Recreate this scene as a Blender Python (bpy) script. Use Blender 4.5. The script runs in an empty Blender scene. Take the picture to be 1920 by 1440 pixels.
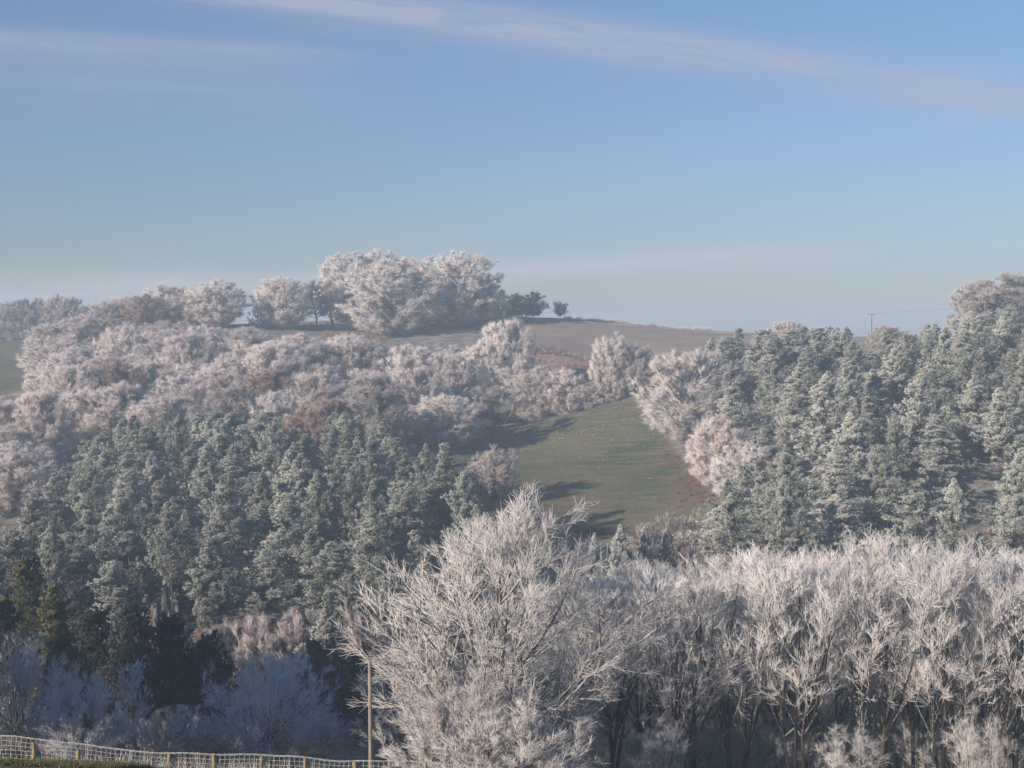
import bpy, math, random
import numpy as np
from mathutils import Vector

scene = bpy.context.scene
C = scene.collection
F = 2640.0           # focal length in photo pixels (1920 wide)
HY = 640.0           # eye level row in the photo
PITCH = math.atan((HY - 720.0) / F)      # negative: the camera looks slightly down

# ------------------------------------------------------------------ camera, sky, sun, exposure
cam = bpy.data.cameras.new('camera')
cam.sensor_width = 36.0
cam.lens = 36.0 * F / 1920.0
cam.clip_end = 9000
cam.clip_start = 0.5
camo = bpy.data.objects.new('camera', cam)
C.objects.link(camo)
camo.location = (0, 0, 0)
camo.rotation_euler = (math.radians(90) + PITCH, 0, 0)
scene.camera = camo

SUN_EL = math.radians(19)
SX, SY = -0.75, -0.66                     # horizontal direction towards the sun
SUN_ROT = math.atan2(SX, SY)
world = bpy.data.worlds.new('World')
scene.world = world
world.use_nodes = True
wt = world.node_tree
wt.nodes.clear()


class NT:
    """small helper to write node trees"""
    def __init__(self, tree): self.t = tree
    def n(self, typ, ins=None, **kw):
        nd = self.t.nodes.new(typ)
        for k, v in kw.items(): setattr(nd, k, v)
        for k, v in (ins or {}).items():
            s = nd.inputs[k]
            if isinstance(v, bpy.types.NodeSocket): self.t.links.new(v, s)
            else: s.default_value = v
        return nd
    def m(self, op, a, b=0.0, c=None):
        ins = {0: a, 1: b}
        if c is not None: ins[2] = c
        return self.n('ShaderNodeMath', ins, operation=op).outputs[0]
    def mix(self, f, a, b):
        nd = self.n('ShaderNodeMix', data_type='RGBA')
        for i, v in ((0, f), (6, a), (7, b)):
            if isinstance(v, bpy.types.NodeSocket): self.t.links.new(v, nd.inputs[i])
            else: nd.inputs[i].default_value = v
        return nd.outputs[2]


w = NT(wt)
sky = w.n('ShaderNodeTexSky', sky_type='NISHITA', sun_disc=False)
sky.sun_elevation = SUN_EL
sky.sun_rotation = SUN_ROT
sky.air_density = 1.0
sky.dust_density = 0.6
sky.ozone_density = 2.0
tc = w.n('ShaderNodeTexCoord')
sep = w.n('ShaderNodeSeparateXYZ', {0: tc.outputs['Generated']})
yy = w.m('MAXIMUM', sep.outputs[1], 0.05)
u = w.m('DIVIDE', sep.outputs[0], yy)
v = w.m('DIVIDE', sep.outputs[2], yy)


def band(u0, v0, slope, width, amp, ufade=None, seed=0.0, bow=0.0):
    """a streak of cirrus along v = v0 + slope*(u-u0)"""
    du = w.m('SUBTRACT', u, u0)
    line = w.m('ADD', w.m('MULTIPLY', du, slope), v0)
    line = w.m('ADD', line, w.m('MULTIPLY', w.m('MULTIPLY', du, du), bow))
    d = w.m('SUBTRACT', v, line)
    comb = w.n('ShaderNodeCombineXYZ', {0: w.m('MULTIPLY', u, 5.0), 1: w.m('MULTIPLY', d, 34.0), 2: seed})
    no = w.n('ShaderNodeTexNoise', {'Vector': comb.outputs[0], 'Scale': 1.3, 'Detail': 6.0, 'Roughness': 0.6, 'Distortion': 0.35})
    s = w.m('DIVIDE', w.m('ADD', d, w.m('MULTIPLY', w.m('SUBTRACT', no.outputs[0], 0.5), width * 1.2)), width)
    g = w.m('EXPONENT', w.m('MULTIPLY', w.m('MULTIPLY', s, s), -1.0))
    cf = w.n('ShaderNodeCombineXYZ', {0: w.m('MULTIPLY', w.m('ADD', u, w.m('MULTIPLY', d, 1.5)), 7.0), 1: w.m('MULTIPLY', d, 110.0), 2: seed + 3})
    fib = w.n('ShaderNodeTexNoise', {'Vector': cf.outputs[0], 'Scale': 1.0, 'Detail': 8.0, 'Roughness': 0.62, 'Distortion': 0.6})
    fm = w.n('ShaderNodeMapRange', {0: fib.outputs[0], 1: 0.34, 2: 0.68, 3: 0.45, 4: 1.35})
    g = w.m('MULTIPLY', g, w.m('MULTIPLY', fm.outputs[0], w.m('ADD', no.outputs[0], 0.35)))
    if ufade:
        a, b = ufade
        t = w.n('ShaderNodeMapRange', {0: u, 1: a, 2: b, 3: 0.0, 4: 1.0}, interpolation_type='SMOOTHSTEP')
        g = w.m('MULTIPLY', g, t.outputs[0])
    return w.m('MULTIPLY', g, amp)


def uv(px, py): return (px - 960) / F, (HY - py) / F


u1, v1 = uv(1000, 62)
c1 = band(u1, v1, -0.137, 0.0140, 1.05, (-0.34, -0.22), 1.3, 0.0)
u2, v2 = uv(250, 90)
c2 = band(u2, v2, -0.05, 0.0085, 0.55, (-0.06, -0.20), 4.1)
u3, v3 = uv(1280, 490)
c3 = band(u3, v3, 0.055, 0.0085, 0.9, (0.30, 0.16), 7.7)
u4, v4 = uv(150, 520)
c4 = band(u4, v4, 0.02, 0.009, 0.4, (-0.16, -0.26), 9.2)
u5, v5 = uv(300, 150)
c5 = band(u5, v5, -0.06, 0.024, 0.30, (-0.05, -0.2), 12.0)
ctot = w.m('MINIMUM', w.m('ADD', w.m('ADD', c1, c2), c5), 0.85)
clow = w.m('MINIMUM', w.m('ADD', c3, c4), 0.8)
# the sky keeps its own colour; the streaks are a little lighter and warmer
tint = w.mix(1.0, sky.outputs[0], (0.90, 0.95, 1.10, 1))
tint.node.blend_type = 'MULTIPLY'
vr = w.n('ShaderNodeMapRange', {0: sep.outputs[2], 1: 0.0, 2: 0.24, 3: 0.0, 4: 1.0}, clamp=True).outputs[0]
grade = w.mix(vr, (0.86, 0.80, 0.885, 1), (1.05, 1.10, 1.10, 1))
tint = w.mix(1.0, tint, grade)
tint.node.blend_type = 'MULTIPLY'
cloudcol = w.mix(clow, w.mix(ctot, tint, (4.3, 4.7, 6.0, 1)), (5.7, 5.8, 6.4, 1))
bg = w.n('ShaderNodeBackground', {'Color': cloudcol, 'Strength': 0.068})
wo = w.n('ShaderNodeOutputWorld', {'Surface': bg.outputs[0]})

sun = bpy.data.lights.new('sun', 'SUN')
sun.energy = 5.0
sun.angle = math.radians(0.6)
sun.color = (1.0, 0.86, 0.70)
suno = bpy.data.objects.new('sun', sun)
C.objects.link(suno)
ce = math.cos(SUN_EL)
tl = math.hypot(SX, SY)
suno.rotation_euler = Vector((-SX / tl * ce, -SY / tl * ce, -math.sin(SUN_EL))).to_track_quat('-Z', 'Y').to_euler()
suno.location = (-60, -40, 60)

scene.view_settings.view_transform = 'Standard'
scene.view_settings.look = 'None'
scene.view_settings.exposure = 0.5
scene.view_settings.gamma = 1.0
scene.view_settings.use_curve_mapping = False
scene.cycles.max_bounces = 5
scene.cycles.diffuse_bounces = 3
scene.cycles.transmission_bounces = 2
scene.cycles.volume_bounces = 1
scene.cycles.use_fast_gi = False
scene.cycles.use_adaptive_sampling = True
scene.cycles.adaptive_threshold = 0.02

HAZE_DENSITY = 0.00065
HAZE_COLOR = (0.62, 0.80, 1.0)

# ------------------------------------------------------------------ projection helpers
cP, sP = math.cos(PITCH), math.sin(PITCH)


def zat(py, D):
    """height of the point seen at photo row py, D metres out"""
    t = (720.0 - py) / F
    return D * (t * cP + sP) / (cP - t * sP)


def xat(px, py, D):
    z = zat(py, D)
    depth = D * cP + z * sP
    return (px - 960.0) / F * depth


def project(x, y, z):
    depth = y * cP + z * sP
    up = -y * sP + z * cP
    return 960 + F * x / depth, 720 - F * up / depth


# ------------------------------------------------------------------ terrain
CP = [  # (photo column, photo row, distance) of ground points
    (0, 1442, 50), (90, 1430, 46), (350, 1452, 45), (-100, 1432, 44), (480, 1452, 50), (880, 1478, 50), (1200, 1560, 50), (1900, 1640, 50),
    (0, 1440, 80), (900, 1500, 80), (1900, 1560, 80),
    (0, 1436, 100), (640, 1428, 101), (900, 1490, 92), (1900, 1520, 96), (1400, 1520, 96),
    (0, 1405, 150), (600, 1395, 150), (1300, 1405, 150), (1900, 1370, 150),
    (300, 1190, 200), (700, 1180, 200), (1200, 1160, 205), (1900, 1120, 210), (1500, 1080, 210), (0, 1190, 205),
    (1370, 1000, 252), (1100, 985, 268), (1250, 982, 268), (1100, 900, 300), (1100, 840, 335), (950, 802, 370),
    (1190, 748, 372), (1060, 778, 371), (1290, 850, 322), (1330, 925, 285), (920, 838, 345), (930, 935, 285),
    (1060, 782, 400), (950, 790, 400), (1190, 735, 400),
    (1150, 716, 430), (1050, 690, 440), (1150, 668, 465), (1240, 668, 450), (1000, 640, 475),
    (850, 592, 540), (1000, 597, 540), (1150, 607, 540), (1310, 622, 540), (760, 625, 500), (650, 622, 495),
    (300, 625, 480), (530, 620, 490), (400, 612, 482), (60, 640, 560), (0, 640, 600), (140, 640, 600),
    (30, 690, 500), (0, 735, 440), (300, 730, 400), (600, 730, 400), (100, 850, 330), (500, 852, 320), (800, 845, 330), (0, 900, 300),
    (1500, 720, 340), (1700, 712, 340), (1900, 680, 340), (1900, 640, 400), (1400, 765, 340), (1500, 655, 450), (1700, 645, 450),
    (1900, 835, 270), (1500, 880, 270), (1700, 850, 270),
    (300, 1005, 245), (700, 1005, 245), (0, 1040, 245), (400, 895, 290), (800, 920, 290), (880, 960, 268),
]
P = [(xat(a, b, d), d, zat(b, d)) for a, b, d in CP]
P += [(0, 0, -1.7), (-40, 0, 0), (40, 0, -6), (0, -60, 8), (-120, -60, 14), (120, -60, 0), (-250, -100, 22), (250, -100, 4),
      (-60, 80, -19), (-90, 125, -26), (-120, 60, -10), (-60, 30, -8), (-8, 15, -5.0), (8, 15, -5.4), (-14, 30, -9.6), (8, 30, -10.4), (-4, 42, -13.9), (8, 42, -14.6),
      (60, 30, -14), (120, 60, -24), (120, 120, -36), (-160, 200, -30),
      (-300, 600, -4), (350, 600, 2), (-300, 350, -14), (300, 300, 0), (320, 150, -20), (-300, 150, -10),
      (0, 640, 4), (150, 640, -2), (-120, 660, -6), (0, 800, -16), (300, 800, -18), (-300, 800, -18),
      (0, 1200, -40), (-800, 400, -20), (800, 400, -14), (-700, 1200, -40), (700, 1200, -40), (-700, -200, 0), (700, -200, 0),
      (0, -300, 10)]
P = np.array(P, float)
SC = 100.0


def _k(r2):
    return np.where(r2 > 1e-12, 0.5 * r2 * np.log(r2 + 1e-12), 0.0)


XY = P[:, :2] / SC
n_ = len(P)
K = _k(((XY[:, None] - XY[None]) ** 2).sum(-1)) + np.eye(n_) * 0.004
A = np.zeros((n_ + 3, n_ + 3))
A[:n_, :n_] = K
A[:n_, n_] = 1
A[:n_, n_ + 1:] = XY
A[n_, :n_] = 1
A[n_ + 1:, :n_] = XY.T
TPS = np.linalg.solve(A, np.concatenate([P[:, 2], np.zeros(3)]))


def ground(x, y):
    x = np.asarray(x, float); y = np.asarray(y, float)
    shp = x.shape
    q = np.stack([x.ravel(), y.ravel()], -1) / SC
    out = np.empty(len(q))
    for i in range(0, len(q), 20000):
        b = q[i:i + 20000]
        k = _k(((b[:, None] - XY[None]) ** 2).sum(-1))
        out[i:i + 20000] = k @ TPS[:n_] + TPS[n_] + b @ TPS[n_ + 1:]
    xx, y2 = x.ravel(), y.ravel()
    d = np.clip(np.hypot(xx, y2) / 200, 0.12, 1)
    out += d * (0.25 * np.sin(xx * 0.11 + 1.3) * np.cos(y2 * 0.083) + 0.12 * np.sin(xx * 0.31 + y2 * 0.23))
    return out.reshape(shp)


def g1(x, y): return float(ground(np.array([x]), np.array([y]))[0])


def sdist(x, y, poly):
    """signed distance (positive inside) to a polygon given as world x,y"""
    x = x.ravel(); y = y.ravel()
    poly = np.array(poly, float)
    a = poly; b = np.roll(poly, -1, 0)
    best = np.full(len(x), 1e9); inside = np.zeros(len(x), bool)
    for (ax, ay), (bx, by) in zip(a, b):
        dx, dy = bx - ax, by - ay
        t = np.clip(((x - ax) * dx + (y - ay) * dy) / (dx * dx + dy * dy), 0, 1)
        best = np.minimum(best, np.hypot(x - ax - t * dx, y - ay - t * dy))
        c = ((ay > y) != (by > y)) & (x < (bx - ax) * (y - ay) / (by - ay + 1e-12) + ax)
        inside ^= c
    return np.where(inside, best, -best)


def zone(*pts): return [((px - 960) / F * D, D) for px, D in pts]


ZM = zone((840, 262), (835, 300), (840, 345), (915, 366), (950, 374), (1060, 380), (1195, 380), (1222, 362), (1275, 318), (1320, 300), (1350, 280), (1352, 258), (1000, 256))
ZP = zone((740, 505), (760, 560), (860, 800), (1600, 800), (1600, 470), (1400, 440), (1360, 450), (1150, 457), (1000, 474), (820, 498))
ZL = zone((-300, 640), (80, 600), (68, 520), (40, 440), (-20, 415), (-300, 400))
ZB = zone((940, 480), (1150, 456), (1350, 448), (1240, 395), (1060, 412), (960, 450))
ZN = [(-60, -80), (60, -80), (60, 54), (-60, 54)]
ZG = zone((500, 92), (500, 108), (760, 110), (760, 92))
ZK = zone((610, 470), (610, 492), (720, 496), (720, 470))
RED = [((1325 - 960) / F * 283, 283, 6.0, 8), ((1305 - 960) / F * 298, 298, 5, 7), ((1280 - 960) / F * 318, 318, 4, 8),
       ((1190 - 960) / F * 372, 370, 5, 3)]


def mesh_np(name, V, Fc, mat, attrs=None, smooth=False):
    me = bpy.data.meshes.new(name)
    V = np.asarray(V, np.float32); Fc = np.asarray(Fc, np.int32)
    nf, k = Fc.shape
    me.vertices.add(len(V)); me.vertices.foreach_set('co', V.ravel())
    me.loops.add(nf * k); me.loops.foreach_set('vertex_index', Fc.ravel())
    me.polygons.add(nf)
    me.polygons.foreach_set('loop_start', np.arange(0, nf * k, k, dtype=np.int32))
    me.polygons.foreach_set('loop_total', np.full(nf, k, np.int32))
    me.polygons.foreach_set('use_smooth', np.full(nf, smooth, bool))
    for an, arr in (attrs or {}).items():
        arr = np.asarray(arr, np.float32)
        if arr.ndim == 2 and arr.shape[1] == 3:
            me.attributes.new(an, 'FLOAT_VECTOR', 'POINT').data.foreach_set('vector', arr.ravel())
        elif arr.ndim == 1:
            me.attributes.new(an, 'FLOAT', 'POINT').data.foreach_set('value', arr)
        else:
            me.attributes.new(an, 'FLOAT_COLOR', 'POINT').data.foreach_set('color', arr.ravel())
    me.materials.append(mat)
    me.update(calc_edges=True)
    return me


def link(name, me, parent=None, kind=None, label=None, cat=None, group=None, loc=None):
    o = bpy.data.objects.new(name, me)
    C.objects.link(o)
    if parent is not None: o.parent = parent
    if kind: o['kind'] = kind
    if label: o['label'] = label
    if cat: o['category'] = cat
    if group: o['group'] = group
    if loc is not None: o.location = loc
    return o


# ------------------------------------------------------------------ materials
def new_mat(name):
    m = bpy.data.materials.new(name); m.use_nodes = True
    m.node_tree.nodes.clear()
    return m, NT(m.node_tree)


def ground_mat():
    m, n = new_mat('frosty_ground')
    tc = n.n('ShaderNodeTexCoord')
    pos = n.n('ShaderNodeNewGeometry').outputs['Position']
    z1 = n.n('ShaderNodeAttribute', attribute_name='zone_a'); z2 = n.n('ShaderNodeAttribute', attribute_name='zone_b')
    s1 = n.n('ShaderNodeSeparateColor', {0: z1.outputs['Color']}); s2 = n.n('ShaderNodeSeparateColor', {0: z2.outputs['Color']})
    big = n.n('ShaderNodeTexNoise', {'Vector': pos, 'Scale': 0.045, 'Detail': 5.0, 'Roughness': 0.6}).outputs[0]
    mid = n.n('ShaderNodeTexNoise', {'Vector': pos, 'Scale': 0.35, 'Detail': 6.0, 'Roughness': 0.7}).outputs[0]
    fine = n.n('ShaderNodeTexNoise', {'Vector': pos, 'Scale': 2.2, 'Detail': 5.0, 'Roughness': 0.75}).outputs[0]
    # streaks running across the slope (mower and sheep tracks)
    mp = n.n('ShaderNodeMapping', {'Vector': pos, 'Scale': (0.05, 0.5, 1.2), 'Rotation': (0, 0, 0.25)})
    strk = n.n('ShaderNodeTexNoise', {'Vector': mp.outputs[0], 'Scale': 1.0, 'Detail': 5.0, 'Roughness': 0.6}).outputs[0]

    def ramp(f, lo, hi):
        return n.n('ShaderNodeMapRange', {0: f, 1: lo, 2: hi, 3: 0.0, 4: 1.0}, clamp=True).outputs[0]
    floor = n.mix(ramp(mid, .4, .62), (0.09, 0.08, 0.074, 1), (0.23, 0.215, 0.21, 1))
    floor = n.mix(ramp(fine, .55, .68), floor, (0.40, 0.39, 0.40, 1))
    grass = n.mix(ramp(big, .38, .62), (0.050, 0.066, 0.030, 1), (0.105, 0.102, 0.056, 1))
    grass = n.mix(ramp(strk, .46, .60), grass, (0.135, 0.108, 0.080, 1))
    grass = n.mix(n.m('MULTIPLY', ramp(fine, .50, .68), 0.55), grass, (0.20, 0.215, 0.19, 1))
    grass = n.mix(n.m('MULTIPLY', ramp(mid, .60, .72), 0.5), grass, (0.15, 0.075, 0.06, 1))
    pl = n.mix(ramp(strk, .40, .64), (0.150, 0.122, 0.108, 1), (0.205, 0.172, 0.155, 1))
    pl = n.mix(n.m('MULTIPLY', ramp(fine, .5, .7), 0.35), pl, (0.36, 0.33, 0.32, 1))
    br = n.mix(ramp(mid, .42, .58), (0.17, 0.085, 0.07, 1), (0.24, 0.15, 0.13, 1))
    br = n.mix(ramp(fine, .52, .62), br, (0.45, 0.40, 0.40, 1))
    c = n.mix(s1.outputs[0], floor, grass)
    c = n.mix(s1.outputs[1], c, pl)
    c = n.mix(s1.outputs[2], c, br)
    red = n.m('MULTIPLY', s2.outputs[0], ramp(n.m('ADD', mid, n.m('MULTIPLY', fine, 0.5)), .66, .95))
    c = n.mix(red, c, (0.155, 0.062, 0.050, 1))
    near = n.mix(ramp(mid, .4, .6), (0.10, 0.11, 0.035, 1), (0.17, 0.14, 0.06, 1))
    near = n.mix(ramp(fine, .52, .66), near, (0.30, 0.32, 0.26, 1))
    c = n.mix(s2.outputs[1], c, near)
    c = n.mix(s2.outputs[2], c, (0.62, 0.60, 0.60, 1))
    bump = n.n('ShaderNodeBump', {'Height': n.m('ADD', mid, n.m('MULTIPLY', fine, 0.4)), 'Strength': 0.9, 'Distance': 0.5})
    b = n.n('ShaderNodeBsdfDiffuse', {'Color': c, 'Roughness': 0.6, 'Normal': bump.outputs[0]})
    n.n('ShaderNodeOutputMaterial', {0: b.outputs[0]})
    return m


def frost_mat(name, inner, tip, var=0.16, trans=0.22, frost_var=0.3, power=1.0, warm=None, rounding=0.6):
    """twigs or needles: own colour near the wood, rime towards the tips; every tree differs a little"""
    m, n = new_mat(name)
    a = n.n('ShaderNodeAttribute', attribute_name='frost').outputs['Fac']
    oi = n.n('ShaderNodeObjectInfo')
    rnd = oi.outputs['Random']
    tco = n.n('ShaderNodeTexCoord').outputs['Object']
    no = n.n('ShaderNodeTexNoise', {'Vector': tco, 'Scale': 0.45, 'Detail': 3.0}).outputs[0]
    r2 = n.m('FRACT', n.m('MULTIPLY', rnd, 17.31))
    f = n.m('POWER', a, power)
    f = n.m('MULTIPLY', f, n.m('ADD', 1.0 - frost_var, n.m('MULTIPLY', n.m('ADD', no, r2), frost_var)))
    f = n.n('ShaderNodeClamp', {0: f}).outputs[0]
    c = n.mix(f, inner + (1,), tip + (1,))
    if warm:
        wv = n.m('MULTIPLY', n.n('ShaderNodeMapRange', {0: n.m('FRACT', n.m('MULTIPLY', rnd, 7.77)), 1: .45, 2: 1.0, 3: 0.0, 4: 0.7}, clamp=True).outputs[0], n.m('SUBTRACT', 1.35, a))
        wv = n.n('ShaderNodeClamp', {0: wv}).outputs[0]
        c = n.mix(wv, c, warm + (1,))
    val = n.m('ADD', 1.0 - var, n.m('MULTIPLY', rnd, 2 * var))
    vm = n.n('ShaderNodeVectorMath', {0: c}, operation='SCALE')
    n.t.links.new(val, vm.inputs['Scale'])
    # a cloud of tiny twigs scatters light like a rounded mass: lean each facet's normal outwards
    an = n.n('ShaderNodeAttribute', attribute_name='outward')
    wn = n.n('ShaderNodeVectorTransform', {0: an.outputs['Vector']}, vector_type='NORMAL', convert_from='OBJECT', convert_to='WORLD')
    gn = n.n('ShaderNodeNewGeometry').outputs['Normal']
    sc = n.n('ShaderNodeVectorMath', {0: wn.outputs[0]}, operation='SCALE'); sc.inputs['Scale'].default_value = rounding * 2.0
    ad = n.n('ShaderNodeVectorMath', {0: gn, 1: sc.outputs[0]}, operation='ADD')
    nn = n.n('ShaderNodeVectorMath', {0: ad.outputs[0]}, operation='NORMALIZE').outputs[0]
    d = n.n('ShaderNodeBsdfDiffuse', {'Color': vm.outputs[0], 'Roughness': 0.4, 'Normal': nn})
    t = n.n('ShaderNodeBsdfTranslucent', {'Color': vm.outputs[0]})
    mx = n.n('ShaderNodeMixShader', {0: trans, 1: d.outputs[0], 2: t.outputs[0]})
    n.n('ShaderNodeOutputMaterial', {0: mx.outputs[0]})
    return m


def bark_mat(name, dark, light, frosty=0.5):
    """bark with rime lying on the upper sides of the wood"""
    m, n = new_mat(name)
    geo = n.n('ShaderNodeNewGeometry')
    a = n.n('ShaderNodeAttribute', attribute_name='frost').outputs['Fac']
    no = n.n('ShaderNodeTexNoise', {'Vector': geo.outputs['Position'], 'Scale': 6.0, 'Detail': 5.0, 'Roughness': 0.7}).outputs[0]
    n2 = n.n('ShaderNodeTexNoise', {'Vector': geo.outputs['Position'], 'Scale': 0.9, 'Detail': 3.0}).outputs[0]
    nz = n.n('ShaderNodeSeparateXYZ', {0: geo.outputs['Normal']}).outputs[2]
    c = n.mix(no, dark + (1,), light + (1,))
    c = n.mix(n.n('ShaderNodeMapRange', {0: n2, 1: .5, 2: .65, 3: 0.0, 4: 0.5}, clamp=True).outputs[0], c, (0.10, 0.11, 0.06, 1))
    f = n.m('ADD', n.m('MULTIPLY', nz, frosty * 0.8), n.m('SUBTRACT', a, 0.35))
    f = n.m('ADD', f, n.m('MULTIPLY', n.m('SUBTRACT', no, 0.5), 1.2))
    f = n.n('ShaderNodeMapRange', {0: f, 1: 0.0, 2: 0.6, 3: 0.0, 4: 0.95}, clamp=True).outputs[0]
    c = n.mix(f, c, (0.68, 0.67, 0.70, 1))
    bp = n.n('ShaderNodeBump', {'Height': no, 'Strength': 0.6, 'Distance': 0.03})
    b = n.n('ShaderNodeBsdfDiffuse', {'Color': c, 'Normal': bp.outputs[0]})
    n.n('ShaderNodeOutputMaterial', {0: b.outputs[0]})
    return m


def plain_mat(name, col, col2, scale=8.0, rough=0.9, stretch=(1, 1, 1)):
    m, n = new_mat(name)
    pos = n.n('ShaderNodeNewGeometry').outputs['Position']
    mp = n.n('ShaderNodeMapping', {'Vector': pos, 'Scale': stretch})
    no = n.n('ShaderNodeTexNoise', {'Vector': mp.outputs[0], 'Scale': scale, 'Detail': 5.0, 'Roughness': 0.65}).outputs[0]
    f = n.n('ShaderNodeMapRange', {0: no, 1: .35, 2: .65, 3: 0.0, 4: 1.0}, clamp=True).outputs[0]
    c = n.mix(f, col + (1,), col2 + (1,))
    bp = n.n('ShaderNodeBump', {'Height': no, 'Strength': 0.5, 'Distance': 0.01})
    b = n.n('ShaderNodeBsdfPrincipled', {'Base Color': c, 'Roughness': rough, 'Normal': bp.outputs[0]})
    n.n('ShaderNodeOutputMaterial', {0: b.outputs[0]})
    return m


M = dict(
    ground=ground_mat(),
    white=frost_mat('rime_white_twigs', (0.54, 0.46, 0.44), (0.90, 0.83, 0.815), trans=0.4, warm=(0.72, 0.61, 0.56)),
    brightwhite=frost_mat('thick_rime_twigs', (0.72, 0.65, 0.62), (0.93, 0.87, 0.85), var=0.04, trans=0.35, frost_var=0.12),
    grey=frost_mat('thin_rime_twigs', (0.20, 0.165, 0.16), (0.62, 0.57, 0.56), var=0.10, trans=0.3),
    rust=frost_mat('rusty_leaves_rime', (0.27, 0.15, 0.11), (0.62, 0.51, 0.46), frost_var=0.35, trans=0.3),
    deeprust=frost_mat('russet_leaves_rime', (0.19, 0.06, 0.04), (0.36, 0.20, 0.16), frost_var=0.4),
    pine=frost_mat('rimed_pine_needles', (0.060, 0.072, 0.056), (0.585, 0.60, 0.55), trans=0.2, power=.95, rounding=.35, var=.2),
    paleneedle=frost_mat('heavily_rimed_needles', (0.10, 0.12, 0.11), (0.60, 0.60, 0.57), trans=0.12),
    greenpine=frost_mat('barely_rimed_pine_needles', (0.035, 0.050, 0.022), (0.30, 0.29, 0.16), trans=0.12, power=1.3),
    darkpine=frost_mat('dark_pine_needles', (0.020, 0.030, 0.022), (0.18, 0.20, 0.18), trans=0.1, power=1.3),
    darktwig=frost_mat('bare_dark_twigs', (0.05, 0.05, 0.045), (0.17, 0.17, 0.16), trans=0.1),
    near=frost_mat(rounding=0.25, name='foreground_rime_twigs', inner=(0.20, 0.175, 0.155), tip=(0.82, 0.80, 0.80), var=0.05, trans=0.2, frost_var=0.35, power=0.7),
    bush=frost_mat(rounding=0.35, name='bush_rime_twigs', inner=(0.48, 0.48, 0.50), tip=(0.86, 0.88, 0.92), var=0.06, frost_var=0.2),
    dimbush=frost_mat(rounding=0.3, name='thicket_thin_rime_twigs', inner=(0.34, 0.31, 0.30), tip=(0.74, 0.72, 0.71), var=0.06),
    bark=bark_mat('frosted_bark', (0.045, 0.035, 0.028), (0.12, 0.095, 0.075), 0.5),
    darkbark=bark_mat('dark_bark', (0.018, 0.015, 0.014), (0.05, 0.041, 0.036), 0.10),
    pinebark=bark_mat('pine_bark', (0.06, 0.04, 0.03), (0.14, 0.09, 0.07), 0.2),
    wood=plain_mat('weathered_post_wood', (0.16, 0.12, 0.075), (0.36, 0.29, 0.18), 6.0, stretch=(3, 3, .6)),
    polewood=plain_mat('pole_wood', (0.15, 0.13, 0.10), (0.34, 0.31, 0.25), 5.0, stretch=(3, 3, .25)),
    wire=plain_mat('rimed_wire', (0.24, 0.24, 0.24), (0.56, 0.55, 0.54), 9.0),
    darkwire=plain_mat('dark_cable', (0.10, 0.10, 0.11), (0.16, 0.16, 0.17), 3.0),
    metal=plain_mat('grey_metal', (0.20, 0.21, 0.22), (0.30, 0.31, 0.32), 5.0, 0.5),
    stalk=plain_mat('rimed_grass', (0.30, 0.28, 0.20), (0.62, 0.62, 0.58), 3.0),
    turf=plain_mat('green_turf', (0.07, 0.085, 0.025), (0.16, 0.15, 0.06), 2.0),
    brackenm=frost_mat('dead_bracken', (0.15, 0.065, 0.05), (0.55, 0.46, 0.44), frost_var=0.6),
    redbracken=frost_mat('red_bracken', (0.14, 0.055, 0.045), (0.25, 0.13, 0.11), frost_var=0.5),
)

# ------------------------------------------------------------------ ground sheet, split by what grows on it
def axis(lo, hi, step, far_lo, far_hi):
    mid = np.arange(lo, hi + step / 2, step)
    def out(a, b):
        r = []; s = step; x = a
        while x < b: s *= 1.35; x += s; r.append(x)
        return r
    right = out(hi, far_hi); left = [-q for q in out(-lo, -far_lo)][::-1]
    return np.array(left + list(mid) + right)


gx = axis(-210, 210, 1.4, -1500, 1500)
gy = axis(0, 610, 1.4, -400, 1900)
GX, GY = np.meshgrid(gx, gy)
GZ = ground(GX, GY)
nx, ny = len(gx), len(gy)
V = np.stack([GX.ravel(), GY.ravel(), GZ.ravel()], -1)
rg = np.random.default_rng(5)
jn = (np.sin(GX * 0.9 + np.sin(GY * 0.7)) + np.sin(GY * 1.3 + np.sin(GX * 0.5) * 2)).ravel() * 0.6


def soft(z, wd=1.2): return np.clip(0.5 + (sdist(GX, GY, z) + jn) / (2 * wd), 0, 1)


dm = soft(ZM); dl = soft(ZL, 2); dp = soft(ZP, 1.0); db = soft(ZB, 3); dk = soft(ZK, 2); dn = soft(ZN, 1.0); dg = soft(ZG, 1.0)
redz = np.zeros(len(V))
for cx, cy, rx, ry in RED:
    redz = np.maximum(redz, np.clip(1.6 - np.hypot((V[:, 0] - cx) / rx, (V[:, 1] - cy) / ry), 0, 1))
track = np.exp(-((V[:, 1] - (537 + 0.12 * V[:, 0])) / 0.9) ** 2) * (V[:, 0] > 0) * (V[:, 0] < 90)
za = np.stack([np.maximum(dm, dl), dp, np.clip(np.maximum(db * (1 - dp), dk), 0, 1), np.ones(len(V))], -1)
zb = np.stack([redz * dm, np.maximum(dn, dg), np.clip(track, 0, 1) * 0.8, np.ones(len(V))], -1)
ii = (np.arange(ny - 1)[:, None] * nx + np.arange(nx - 1)[None]).ravel()
Q = np.stack([ii, ii + 1, ii + nx + 1, ii + nx], -1)


def fmean(a): return a[Q].mean(1)


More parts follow.
